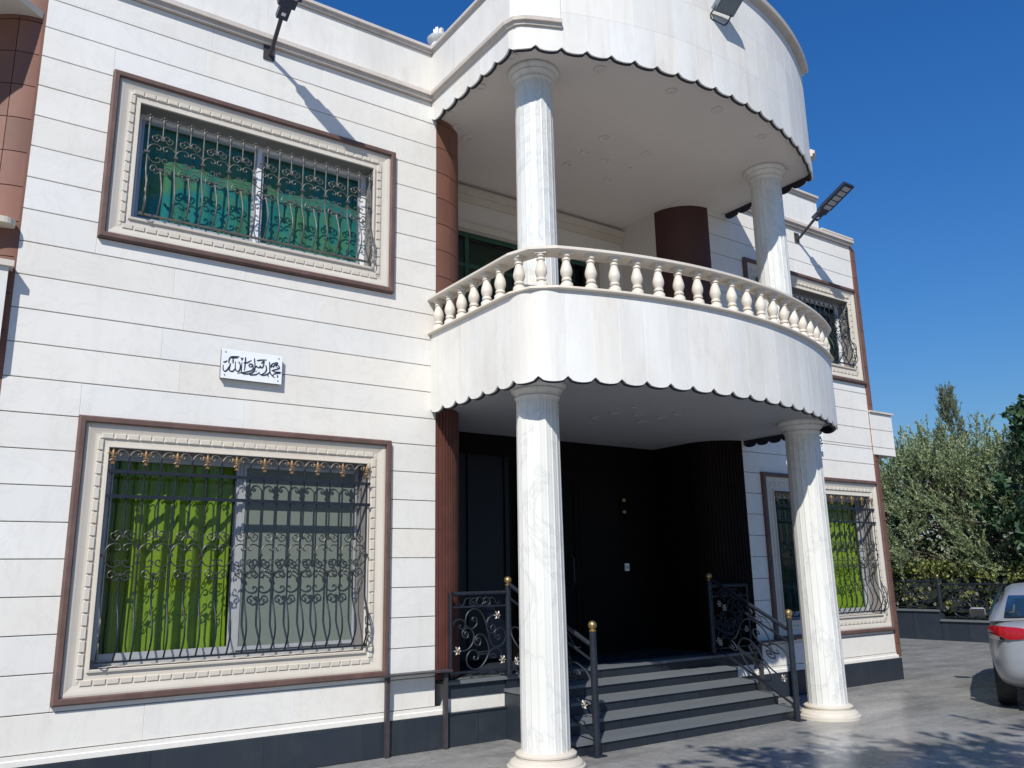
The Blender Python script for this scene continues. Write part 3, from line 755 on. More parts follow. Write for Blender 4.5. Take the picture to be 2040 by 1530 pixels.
# ------------------------------------------------------------------ window grilles
def spiral(cx, cz, r0, r1, a0, a1, n=14):
    return [(cx+(r0+(r1-r0)*i/n)*math.cos(a0+(a1-a0)*i/n), cz+(r0+(r1-r0)*i/n)*math.sin(a0+(a1-a0)*i/n)) for i in range(n+1)]
def bulge(z, zb, zt, d):
    if z >= zt or z <= zb: return 0
    t = (z-zb)/(zt-zb); return -d*math.sin(PI*t**.75)**1.4
def rosette_lines(p, zu, zm, zl):
    # one cell: two mirrored scroll pairs above and below the middle joint
    out = []; hu = zu-zm
    for sx in (-1, 1):
        for sz, zc in ((1, zu), (-1, zl)):
            hh = abs(zc-zm)
            big = [(sx*p*.5, zm), (sx*p*.5, zm+sz*hh*.22), (sx*p*.40, zm+sz*hh*.50), (sx*p*.22, zm+sz*hh*.62), (sx*p*.06, zm+sz*hh*.52), (sx*p*.05, zm+sz*hh*.32), (sx*p*.15, zm+sz*hh*.26), (sx*p*.19, zm+sz*hh*.38)]
            out.append(big)
            pet = [(sx*.004, zc), (sx*p*.10, zc+sz*hh*.02), (sx*p*.20, zc-sz*hh*.20), (sx*p*.33, zc-sz*hh*.12), (sx*p*.36, zc+sz*hh*.10), (sx*p*.26, zc+sz*hh*.18), (sx*p*.20, zc+sz*hh*.06), (sx*p*.26, zc+sz*hh*.0)]
            out.append(pet)
            pet2 = [(sx*.004, zc), (sx*p*.06, zc+sz*hh*.22), (sx*p*.16, zc+sz*hh*.30), (sx*p*.25, zc+sz*hh*.22)]
            out.append(pet2)
    return out
def grille(name, label, x0, p, n, ztop, zbot, zu, zm, zl, rails, style, bmat, smat):
    g = thing(name, label, 'window grille', ((x0+p*n/2), -.02, zbot), 'wrought iron window grilles')
    O = (x0+p*n/2, -.02, zbot)
    zt = zbot+.46; dep = .085; rb = .0075
    def bar_pts(za, zb_, wob=0):
        pts = []; k = 26
        for i in range(k+1):
            z = za+(zb_-za)*i/k; pts.append((wob*math.sin(PI*min(1, max(0, (z-zbot)/(zt-zbot))))*.6 if zbot < z < zt else 0, bulge(z, zbot+.02, zt, dep), z-zbot))
        return pts
    long_ = MB().tube(bar_pts(zbot+.012, ztop-.03), rb, 6).mesh('bar', M[bmat], 60)
    low_ = MB().tube(bar_pts(zbot+.012, zl, .012), rb, 6).mesh('bar', M[bmat], 60)
    up_ = MB().tube(bar_pts(zu, ztop-.05), rb, 6).mesh('bar', M[bmat], 60)
    for i in range(n+1): link('bar', long_, g, (x0+p*i-O[0], 0, 0))
    for i in range(n):
        link('bar', low_, g, (x0+p*(i+.5)-O[0], 0, 0)); link('bar', up_, g, (x0+p*(i+.5)-O[0], 0, 0))
    ro = MB()
    for ln in rosette_lines(p, zu, zm, zl):
        ro.tube([(a, -.004, b-zbot) for a, b in smooth_line2(ln)], .0058, 5)
    for zc in (zu, zl): ro.box(-.016, .016, -.014, .010, zc-zbot-.011, zc-zbot+.011)
    rm = ro.mesh('rosette', M[smat], 60)
    for i in range(n): link('rosette', rm, g, (x0+p*(i+.5)-O[0], 0, 0))
    cl = MB().box(-.016, .016, -.014, .010, zm-zbot-.012, zm-zbot+.012).mesh('clasp', M[smat])
    for i in range(n+1): link('clasp', cl, g, (x0+p*i-O[0], 0, 0))
    for zr in rails:
        q = MB(); q.box(x0-.03-O[0], x0+p*n+.03-O[0], -.020, -.009, zr-zbot-.014, zr-zbot+.014); q.box(x0-.03-O[0], x0+p*n+.03-O[0], .009, .016, zr-zbot-.012, zr-zbot+.012); q.build('rail', M['iron'], g)
    q = MB(); q.box(x0-.03-O[0], x0+p*n+.03-O[0], -.012, .012, 0, .016); q.build('rail', M[bmat], g)
    # wall fixings
    q = MB()
    for xx in (x0-.02, x0+p*n+.02):
        for zz in ((ztop-.06, zm, zbot+.02)): q.box(xx-O[0]-.008, xx-O[0]+.008, -.006, .045, zz-zbot-.008, zz-zbot+.008)
    q.build('bracket', M[bmat], g)
    # side scrolls on the bulge
    sc = MB()
    for xx in (x0, x0+p*n):
        ln = [(-.0, .34), (-.05, .36), (-.09, .30), (-.085, .22), (-.045, .20), (-.03, .25), (-.055, .27)]
        sc.tube([(xx-O[0], a, b) for a, b in smooth_line2(ln)], .0055, 5)
        ln = [(-.0, .02), (-.06, .03), (-.095, .09), (-.08, .16), (-.045, .16), (-.04, .12), (-.06, .11)]
        sc.tube([(xx-O[0], a, b) for a, b in smooth_line2(ln)], .0055, 5)
    sc.build('side_scroll', M[smat], g, 60)
    if style == 'fleur':
        fl = MB(); zb_ = ztop-zbot
        fl.tube([(0, 0, zb_-.10), (0, 0, zb_-.06), (0, 0, zb_-.035), (0, 0, zb_-.015), (0, 0, zb_+.004)], [.007, .012, .016, .011, .001], 6)
        for sx in (-1, 1):
            fl.tube([(a, -.004, zb_+b) for a, b in smooth_line2([(0, -.055), (sx*.018, -.040), (sx*.030, -.026), (sx*.038, -.034), (sx*.032, -.046)])], .0055, 5)
            fl.tube([(a, -.004, zb_+b) for a, b in smooth_line2([(0, -.075), (sx*.014, -.088), (sx*.024, -.098)])], .005, 5)
        fl.box(-.020, .020, -.013, .013, zb_-.072, zb_-.060); fl.box(-.013, .013, -.012, .012, zb_-.125, zb_-.105)
        fm = fl.mesh('fleur_de_lis', M['copper'], 60)
        for i in range(n+1): link('fleur_de_lis', fm, g, (x0+p*i-O[0], 0, 0))
        cu = MB()
        for sx in (-1, 1):
            ln = [(0, -.10), (sx*.006, -.05), (sx*.035, -.012), (sx*.075, -.008), (sx*.095, -.035), (sx*.078, -.055), (sx*.062, -.040), (sx*.074, -.030)]
            cu.tube([(a, 0, zb_+b) for a, b in smooth_line2(ln)], .0055, 5)
        cm = cu.mesh('top_scroll', M['iron_grey'], 60)
        for i in range(n): link('top_scroll', cm, g, (x0+p*(i+.5)-O[0], 0, 0))
    else:
        zb_ = ztop-zbot
        MB().tube([(x0-O[0], 0, zb_-.028), (x0+p*n-O[0], 0, zb_-.028)], .005, 6).build('rail', M[bmat], g)
        cr = MB(); cr.sphere((0, 0, zb_-.005), .011, 6); cr.tube([(0, 0, zb_-.085), (0, 0, zb_-.06), (0, 0, zb_-.035), (0, 0, zb_-.02)], [.008, .014, .015, .008], 6)
        for sx in (-1, 1): cr.sphere((sx*.020, 0, zb_-.020), .009, 5)
        cm = cr.mesh('finial', M['copper'] if False else M[smat], 60)
        for i in range(2*n+1): link('finial', cm, g, (x0+p*.5*i-O[0], 0, 0))
    return g
def smooth_line2(pts, sub=4):
    return [(v.x, v.y) for v in smooth_line([(a, b, 0) for a, b in pts], sub)]
grille('window_grille', 'black scrolled iron grille with copper tips over the lime curtained window left of porch', -2.50, .2575, 8.75 and 9, 2.665, .985, 1.96, 1.81, 1.66, (2.48, 2.28), 'fleur', 'iron', 'iron_olive') if False else None
grille('window_grille', 'black scrolled iron grille with copper tips over the lime curtained window left of porch', -2.495, .2506, 9, 2.665, .985, 1.96, 1.81, 1.66, (2.48, 2.28), 'fleur', 'iron', 'iron_olive')
grille('window_grille', 'dusty grey scrolled iron grille over the upper left window with teal curtain', -2.44, .2400, 9, 5.715, 4.74, 5.49, 5.35, 5.20, (), 'crown', 'iron_grey', 'iron_grey')
grille('window_grille', 'black scrolled iron grille over the ground floor window partly hidden by the right column', 5.905, .2506, 9, 2.665, .985, 1.96, 1.81, 1.66, (2.48, 2.28), 'fleur', 'iron', 'iron_olive')
grille('window_grille', 'black scrolled iron grille over the upper window at the right end of the balcony', 5.93, .2400, 9, 5.715, 4.74, 5.49, 5.35, 5.20, (), 'crown', 'iron', 'iron')

# ------------------------------------------------------------------ entrance steps
steps = thing('entrance_steps', 'flight of five dark stone steps leading up to the dark entrance porch', 'steps', (2.93, -.6, 0))
SX0, SX1 = 1.34, 4.52; TR = .28; RS = FL/5
OX, OY = 2.93, -.6
def st_box(mb, x0, x1, y0, y1, z0, z1): return mb.box(x0-OX, x1-OX, y0-OY, y1-OY, z0, z1)
for i in range(5):
    yf = -1.15+TR*i; zt = RS*(i+1)
    if i < 4:
        for a, b in ((SX0-.015, 2.9), (2.903, SX1+.015)):
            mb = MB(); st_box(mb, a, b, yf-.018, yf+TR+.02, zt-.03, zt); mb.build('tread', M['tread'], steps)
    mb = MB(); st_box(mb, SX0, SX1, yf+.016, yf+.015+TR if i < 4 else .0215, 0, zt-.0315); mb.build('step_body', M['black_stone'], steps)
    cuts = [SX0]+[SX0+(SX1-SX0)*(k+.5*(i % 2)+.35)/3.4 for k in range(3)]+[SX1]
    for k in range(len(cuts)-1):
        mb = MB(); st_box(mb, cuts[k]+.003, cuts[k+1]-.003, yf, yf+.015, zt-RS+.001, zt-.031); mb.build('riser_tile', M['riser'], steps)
plat = MB(); st_box(plat, .66, 5.19, .022, 1.2, 0, FL-.032); plat.build('platform', M['marble'], steps)
for a, b in ((.64, 1.33), (1.333, 2.4), (2.403, 3.5), (3.503, 4.52), (4.523, 5.21)):
    mb = MB(); st_box(mb, a, b, -.048, .20, FL-.03, FL); mb.build('floor_slab', M['tread'], steps)
    mb = MB(); st_box(mb, a, b, .203, 1.195, FL-.03, FL-.001); mb.build('floor_slab', M['black_stone'], steps)
for (a, b) in ((.665, SX0-.002), (SX1+.002, 5.185)):
    mb = MB(); st_box(mb, a, b, -.012, .02, .44, FL-.031); mb.build('edge_tile', M['black_stone'], steps)
    mb = MB(); st_box(mb, a, b, -.004, .02, .312, .439); mb.build('white_band', M['marble'], steps)
    n = 2
    for i in range(n):
        mb = MB(); st_box(mb, a+(b-a)*i/n+.002, a+(b-a)*(i+1)/n-.002, -.035, .02, 0, .295); mb.build('plinth_tile', M['black_stone'], steps)
    mb = MB(); st_box(mb, a, b, -.045, .02, .296, .311); mb.build('plinth_cap', M['black_stone'], steps)

# steel ledge on posts beside the porch
for cx, lab in ((.3, 'brown black steel ledge on two thin posts left of the steps, under the white wall'), (5.56, 'brown black steel ledge on two thin posts behind the right porch column')):
    sl = thing('steel_ledge', lab, 'ledge', (cx, -.1, 0), 'steel ledges beside the porch')
    MB().box(-.36, .36, -.03, .098, .703, .718).build('ledge_plate', M['steel'], sl)
    for xx in (-.31, .31): MB().box(xx-.018, xx+.018, .014, .060, .0, .702).build('post', M['steel'], sl)

# ------------------------------------------------------------------ stair railings
def zz(pts): return [((x-175)/385.0, (875-y)/550.0) for x, y in pts]
SCROLLS = [zz(q) for q in [
    [(330, 522), (314, 512), (325, 495), (346, 510), (345, 550), (310, 577), (275, 555), (268, 510), (285, 460), (325, 437), (370, 452), (402, 510), (425, 600)],
    [(180, 545), (200, 512), (240, 508), (267, 540), (252, 578), (225, 562), (236, 545)],
    [(280, 617), (262, 612), (270, 593), (288, 612), (275, 640), (248, 622), (250, 588), (282, 570), (315, 590), (326, 632), (310, 690), (270, 725), (222, 728)],
    [(472, 482), (430, 510), (417, 560), (430, 605), (465, 614), (482, 585), (465, 558), (446, 575), (460, 592)],
    [(490, 642), (507, 630), (514, 652), (495, 664), (476, 640), (485, 600), (515, 580), (546, 605), (556, 650), (535, 695), (495, 716), (455, 700), (438, 655), (425, 600)],
    [(355, 667), (343, 655), (360, 643), (375, 665), (360, 698), (333, 680), (335, 640), (365, 618), (400, 635), (422, 680), (431, 740), (410, 800), (370, 850), (325, 862), (285, 832), (274, 780), (295, 735), (330, 728), (357, 755), (350, 792), (323, 790), (330, 770)],
    [(455, 772), (470, 763), (480, 785), (455, 788), (438, 765), (450, 735), (480, 723), (515, 745), (525, 785)],
    [(350, 743), (430, 743)], [(350, 758), (430, 758)]]]
BAND = [zz(q) for q in [
    [(222, 392), (236, 412), (256, 398), (268, 368), (290, 356), (312, 366)],
    [(312, 395), (326, 384), (334, 402), (314, 412), (298, 394), (312, 366), (336, 358), (352, 376)],
    [(345, 382), (352, 362), (370, 354), (392, 366), (397, 388), (384, 408), (364, 410), (349, 398), (345, 382)],
    [(428, 395), (414, 384), (406, 402), (426, 414), (444, 396), (436, 366), (416, 354), (396, 370)],
    [(436, 366), (460, 358), (478, 376), (490, 402), (508, 400), (506, 384)]]]
FLOWERS = zz([(490, 485), (208, 722), (525, 806)])
def flower_mesh():
    mb = MB(); mb.sphere((0, -.012, 0), .011, 5)
    for k in range(6):
        a = 2*PI*k/6; ca, sa = math.cos(a), math.sin(a)
        mb.add([(ca*.008, -.008, sa*.008), (ca*.030-sa*.012, -.018, sa*.030+ca*.012), (ca*.045, -.006, sa*.045), (ca*.030+sa*.012, -.018, sa*.030-ca*.012), (ca*.028, .002, sa*.028)],
               [(0, 1, 2, 3), (0, 4, 1), (1, 4, 2), (2, 4, 3), (3, 4, 0)])
    return mb.mesh('flower', M['silverleaf'])
FLM = flower_mesh()
def rail_panel(par, A, B, hgt, flowers=True, rtube=.009, org=(0, 0, 0), frame=True, thick=.016, rep=1):
    # A, B: ends of the bottom rail; the panel stands up from the line A-B
    A = Vector(A)-Vector(org); B = Vector(B)-Vector(org); d = B-A; nrm = Vector((-d.y, d.x, 0)).normalized()
    def at(u, v): return A+d*u+Vector((0, 0, hgt*v))
    if frame:
        for v, wd in ((.0, .014), (.83, .012), (1.0, .022)):
            mb = MB(); mb.tube([at(0, v), at(1, v)], wd, 4 if v < 1 else 8); mb.build('top_rail' if v == 1 else 'rail', M['iron'], par)
    for r in range(rep):
        mb = MB()
        for ln in SCROLLS: mb.tube([at((r+a)/rep, b) for a, b in smooth_line2(ln)], rtube, 5)
        mb.build('scroll', M['iron'], par, 60)
        mb = MB()
        for ln in BAND: mb.tube([at((r+a)/rep, b) for a, b in smooth_line2(ln)], rtube*.8, 5)
        mb.build('scroll_band', M['iron'], par, 60)
        if flowers:
            for (a, b) in FLOWERS:
                o = link('flower', FLM, par, at((r+a)/rep, b)); o.rotation_euler[2] = math.atan2(d.y, d.x) if d.x > abs(d.y)*.2 else math.atan2(d.y, d.x)+PI
def ball_post(par, x, y, z0, z1, org, rr=.033, ball=True):
    x -= org[0]; y -= org[1]; z0 -= org[2]; z1 -= org[2]
    mb = MB(); mb.tube([(x, y, z0), (x, y, z1)], rr, 10); mb.box(x-.065, x+.065, y-.065, y+.065, z0, z0+.012); mb.build('post', M['iron'], par, 40)
    if ball:
        mb = MB(); mb.lathe([(.030, 0), (.034, .004), (.034, .014), (.026, .018), (.022, .026)], 14, (x, y, z1)); mb.sphere((x, y, z1+.058), .041, 12)
        mb.build('ball_finial', M['gold'], par, 50)
def stair_railing(side, label):
    mx = lambda x: x if side == 'L' else 2*2.93-x
    org = (mx(1.44), -.6, 0); g = thing('stair_railing', label, 'railing', org, 'wrought iron stair railings')
    ball_post(g, mx(1.50), -1.235, 0, 1.075, org); ball_post(g, mx(1.40), -.005, FL, 1.49, org)
    ball_post(g, mx(.705), -.005, FL, 1.43, org, .02, False)
    rail_panel(g, (mx(.72), -.005, FL+.07), (mx(1.37), -.005, FL+.07), .755, org=org)
    rail_panel(g, (mx(1.50), -1.20, .16), (mx(1.40), -.04, FL+.10), .80, org=org)
    return g
stair_railing('L', 'black scrolled iron railing with brass balls on the left side of the steps')
stair_railing('R', 'black scrolled iron railing with brass balls on the right side of the steps')

# ------------------------------------------------------------------ wall lamps
def wall_lamp(x, z, label):
    g = thing('wall_lamp', label, 'outdoor lamp', (x, 0, z), 'LED street lamps on the facade')
    MB().box(-.055, .055, -.014, .0, -.085, .075).build('base_plate', M['steel'], g)
    arm = MB().tube([(.01, -.012, -.03), (.01, -.06, -.01), (.005, -.14, .045), (-.005, -.34, .165), (-.005, -.40, .20)], .021, 10); arm.build('arm', M['steel'], g, 40)
    d = Vector((0, -1, .50)).normalized(); upv = Vector((0, .50, 1)).normalized(); s = Vector((1, 0, 0)); c0 = Vector((-.005, -.36, .18))
    hd = MB(); hd.obox(c0+d*.06, s, .055, d, .07, upv, .032); hd.obox(c0+d*.17, s, .085, d, .045, upv, .035)
    head = hd
    head.obox(c0+d*.46, s, .118, d, .245, upv, .022); head.obox(c0+d*.44+upv*.028, s, .105, d, .22, upv, .006)
    ho = head.build('lamp_head', M['led_body'], g)
    ho2 = None
    for k in range(5):
        c = c0+d*(.255+.092*k)-upv*.024
        MB().obox(c, s, .075, d, .036, upv, .004).build('lens', M['lens'], ho)
    MB().obox(c0+d*.05-upv*.0335, s, .02, d, .016, upv, .0015).build('sticker', M['plate_white'], ho)
    return g
wall_lamp(-1.40, 6.755, 'dark LED street lamp on an arm above the upper left window')
wall_lamp(6.98, 6.665, 'dark LED street lamp on an arm above the upper right window, seen against the sky')
fl = thing('floodlight', 'grey square floodlight on a bracket high on the curved front parapet', 'floodlight', (2.80, -2.20, 7.50))
d = Vector((.12, -.55, -.83)).normalized(); s = Vector((1, .0, .14)).normalized(); s = (s-d*s.dot(d)).normalized(); u = d.cross(s)
c = Vector((.02, -.15, .12))
MB().obox(c, s, .155, u, .125, d, .034).build('lamp_housing', M['flood_grey'], fl)
MB().obox(c+d*.036, s, .135, u, .105, d, .004).build('lamp_glass', M['flood_grey'], fl)
MB().tube([c+s*.135, (.135, -.02, -.02), (.10, .0, -.05), (-.10, .0, -.05), (-.135, -.02, -.02), c-s*.135], .009, 6).build('bracket', M['steel'], fl)

# ------------------------------------------------------------------ calligraphy plates
def strokes():
    L = [
     [(1395, 662), (1440, 645), (1500, 632), (1548, 612), (1562, 580), (1535, 545), (1500, 522), (1478, 545), (1500, 580), (1540, 605)],
     [(1385, 660), (1450, 688), (1520, 700), (1582, 700), (1580, 718), (1500, 728), (1445, 742), (1418, 775), (1424, 815)],
     [(1322, 462), (1334, 560), (1340, 660), (1352, 720), (1390, 775), (1430, 812), (1465, 826)],
     [(1346, 690), (1300, 738), (1240, 768), (1170, 776), (1112, 752), (1092, 700)],
     [(1368, 592), (1372, 530), (1415, 492), (1505, 468)], [(1385, 560), (1420, 575), (1432, 545), (1470, 515), (1512, 490), (1524, 470)],
     [(1236, 540), (1256, 590), (1258, 650), (1232, 705), (1180, 745), (1130, 762)],
     [(1196, 455), (1190, 520), (1170, 585), (1136, 602), (1112, 562), (1100, 592), (1060, 600), (1030, 562), (1012, 592), (985, 570)],
     [(1030, 438), (1090, 422), (1180, 416), (1252, 414)], [(1136, 500), (1160, 470), (1196, 452), (1210, 470)],
     [(970, 382), (982, 480), (992, 590), (975, 680), (900, 735), (800, 750), (720, 740), (690, 700), (688, 600), (690, 480)],
     [(848, 552), (868, 522), (912, 520), (938, 545), (905, 582), (862, 580), (848, 552)], [(938, 545), (956, 610), (915, 668), (810, 702), (700, 722), (600, 735)],
     [(768, 362), (766, 500), (756, 672)], [(730, 495), (800, 488), (850, 462), (905, 432)],
     [(612, 470), (650, 520), (662, 590), (642, 672), (600, 690), (560, 660), (546, 570), (545, 470)],
     [(548, 630), (500, 688), (446, 690), (415, 655), (432, 560), (440, 510)], [(440, 520), (405, 600), (352, 680), (308, 690), (280, 628), (280, 550)],
     [(400, 505), (402, 420), (440, 362), (530, 352), (626, 350)], [(450, 386), (530, 378), (602, 376)], [(490, 408), (490, 510)],
     [(276, 486), (330, 472), (362, 448)], [(665, 372), (690, 402), (716, 380)], [(690, 402), (684, 440)],
     [(880, 772), (960, 770), (1040, 755), (1092, 715)], [(1016, 680), (1028, 694)], [(1300, 762), (1312, 812)], [(1526, 772), (1526, 832)]]
    return L
def plate(x0, x1, z0, z1, label, flip=False):
    g = thing('calligraphy_plate', label, 'sign', ((x0+x1)/2, 0, (z0+z1)/2), 'calligraphy plates on the facade')
    hw, hh = (x1-x0)/2, (z1-z0)/2
    MB().box(-hw, hw, -.045, -.001, -hh, hh).build('backing', M['plate_edge'], g)
    MB().box(-hw-.004, hw+.004, -.052, -.0452, -hh-.004, hh+.004).build('plate_face', M['plate_white'], g)
    mb = MB()
    for ln in strokes():
        pts = []
        for (x, y) in ln:
            # undo the photograph's slant: the plate's corners are a parallelogram there
            u = (x-245)/1370.0; v = (y-(175+u*150))/655.0
            pts.append((-hw+2*hw*u, hh-2*hh*v))
        sm = smooth_line2(pts, 5); n = len(sm)
        mb.tube([(a, -.0525, b) for a, b in sm], [.0034+.0026*abs(math.sin(.6+2.6*i/max(n-1, 1))) for i in range(n)], 6)
    mb.build('lettering', M['ink'], g)
    sc = MB()
    for sx in (-1, 1):
        for sz in (-1, 1): sc.sphere((sx*(hw-.03), -.053, sz*(hh-.025)), .006, 5)
    sc.build('screw', M['steel'], g)
plate(-1.685, -1.14, 3.36, 3.622, 'white plate with dark Arabic calligraphy between the two left windows')
plate(6.49, 7.05, 3.30, 3.585, 'white calligraphy plate mostly hidden behind the right porch column')

# small porch fittings
sc = thing('wall_sconce', 'small brass wall light glinting in the dark porch', 'wall light', (4.14, 1.198, 2.50))
MB().box(-.03, .03, -.02, 0, -.12, .10).build('mount', M['darkwood'], sc)
for k in (-.08, .08): MB().lathe([(.012, -.03), (.03, -.02), (.034, .0), (.03, .02), (.012, .03)], 12, (0, -.05, k)).build('lamp_cup', M['gold'], sc, 50)
sw = thing('intercom', 'small white intercom square beside the dark entrance door', 'intercom', (4.18, 1.198, 1.68))
MB().box(-.035, .035, -.02, 0, -.05, .05).build('casing', M['plate_white'], sw); MB().box(-.02, .02, -.024, -.0202, -.02, .02).build('button', M['alu'], sw)
nt_ = thing('wall_frame', 'thin dark empty frame on the white wall behind the right balcony column', 'frame', (5.83, 0, 5.4))
q = MB(); frame_rect(q, -.0, .18, -.35, .62, [(0, -.002), (0, -.03), (.03, -.03), (.03, -.002)]) if False else None

# roof urn
un = thing('roof_urn', 'white stone urn standing on the roof behind the parapet corner', 'urn', (.70, .25, 6.84))
MB().lathe([(.16, 0), (.16, .10), (.12, .12), (.10, .18), (.10, .66), (.12, .70)], 20).build('pedestal', M['column'], un, 40)
MB().lathe([(.06, .70), (.06, .74), (.09, .79), (.115, .87), (.10, .93), (.085, .96), (.13, 1.0), (.14, 1.03), (.12, 1.05), (.06, 1.06), (.05, 1.09)], 20).build('bowl', M['column'], un, 40)
q = MB()
for k in range(5):
    a = 2*PI*k/5; q.obox((.04*math.cos(a), .04*math.sin(a), 1.12), (math.cos(a), math.sin(a), 0), .022, (-math.sin(a), math.cos(a), 0), .018, (0, 0, 1), .045)
q.build('crown', M['column'], un)

# ------------------------------------------------------------------ side balconies of the house
sb = MB(); sb.box(-4.8, XL-.055, -.085, .45, 3.36, 4.035)
side = sb.build('side_balcony', M['soffit'], house)
for i in range(5):
    x1 = XL-.05-.26*i; x0 = x1-.26
    mb = MB(); vs = []
    for k in range(7):
        uu = k/6; zb = 3.33-.045*math.sqrt(max(0, 1-(2*uu-1)**2))
        for (yy, zz_) in ((-.105, zb), (-.105, 4.035), (-.0855, 4.035), (-.0855, zb)): vs.append((x0+.002+(x1-x0-.004)*uu, yy, zz_))
    fs = [(k*4+j, k*4+(j+1) % 4, (k+1)*4+(j+1) % 4, (k+1)*4+j) for k in range(6) for j in range(4)]+[(0, 1, 2, 3), (24, 27, 26, 25)]
    mb.add(vs, fs).build('fascia_panel', M['fascia'], side)
MB().box(-4.8, XL-.02, -.135, .45, 4.036, 4.085).build('base_ledge', M['cream'], side)
q = MB(); poly = [(-4.8, .3), (-4.8, -.16), (-3.9, -.14), (-3.52, -.12)]+[(-3.455+.085*math.cos(a), -.035+.085*math.sin(a)) for a in [-PI/2+PI*i/8*.75 for i in range(9)]]+[(-3.42, .05), (-3.5, .3)]
q.prism(poly, 4.395, 4.445).build('handrail', M['cream'], side)
q = MB(); q.prism([(-4.8, .4), (-4.8, -.75), (-3.95, -.50), (-3.58, -.20), (-3.355, -.005), (-3.45, .2)], 6.34, 6.40).build('eave_slab', M['cream'], side)
q = MB(); q.box(XR+.031, 8.99, .006, .5, 3.35, 4.02); rb = q.build('side_balcony', M['mortar'], house)
for za, zb in ((3.345, 3.469), (3.469, 3.75), (3.75, 4.02)): slab(XR+.0005, 9.0, za, zb, -.018, par=rb, t=.022)
q = MB(); q.box(XR-.01, 9.03, -.045, .5, 4.021, 4.05); q.build('base_ledge', M['mould'], rb)

# ------------------------------------------------------------------ boundary fence
fence = thing('boundary_fence', 'low black stone wall topped with scrolled iron fence panels along the garden', 'fence', (15.42, 3.15, 0))
FO = (15.42, 3.15, 0)
def fb(x0, x1, y0, y1, z0, z1): return MB().box(x0-FO[0], x1-FO[0], y0-FO[1], y1-FO[1], z0, z1)
for (y0, y1, h) in ((3.15, 9.0, .63), (-9.0, 3.148, .42)):
    fb(15.47, 15.62, y0, y1, 0, h).build('wall_core', M['black_stone'], fence)
    n = round((y1-y0)/.62)
    for i in range(n): fb(15.44, 15.468, y0+(y1-y0)*i/n+.004, y0+(y1-y0)*(i+1)/n-.004, 0, h-.002).build('wall_tile', M['black_stone'], fence)
    fb(15.40, 15.66, y0, y1, h+.001, h+.04).build('wall_cap', M['tread'], fence)
    ny = round((y1-y0)/2.0)
    for i in range(ny):
        ya = y0+(y1-y0)*i/ny+.06; yb = y0+(y1-y0)*(i+1)/ny-.06
        near = -1 < (ya+yb)/2 < 7
        rail_panel(fence, (15.52, yb, h+.09), (15.52, ya, h+.09), 1.30-(h+.09)-(.0 if h > .5 else .07), near, .012, FO, True, rep=2 if near else 1)
    for i in range(ny+1 if h > .5 else ny):
        yp = y0+(y1-y0)*i/ny; ball_post(fence, 15.52, yp, h+.04, 1.36, FO, .045)

# ------------------------------------------------------------------ vegetation
def leaves(name, twigs, L, W, mat, parent, jitter=.5, loc=None, seed=0, droop=0):
    # twigs: list of (start, direction, length, count)
    rnd = random.Random(seed); vs = []; fs = []
    for (p, d, ln, ct) in twigs:
        for k in range(ct):
            t = rnd.random(); c = p+d*(ln*t)
            dd = (d+Vector((rnd.gauss(0, 1), rnd.gauss(0, 1), rnd.gauss(0, 1)-droop))*jitter).normalized()
            sdir = dd.cross(Vector((rnd.gauss(0, 1), rnd.gauss(0, 1), rnd.gauss(0, 1)))).normalized()
            l = L*rnd.uniform(.6, 1.3); wd = W*rnd.uniform(.7, 1.2); o = len(vs)
            vs += [tuple(c), tuple(c+dd*l*.5+sdir*wd), tuple(c+dd*l), tuple(c+dd*l*.5-sdir*wd)]
            fs.append((o, o+1, o+2, o+3))
    mb = MB(); mb.v = vs; mb.f = fs; mb.mi = [0]*len(fs)
    me = bpy.data.meshes.new(name); me.from_pydata(vs, [], fs); me.materials.append(mat); me.update()
    return link(name, me, parent, loc)
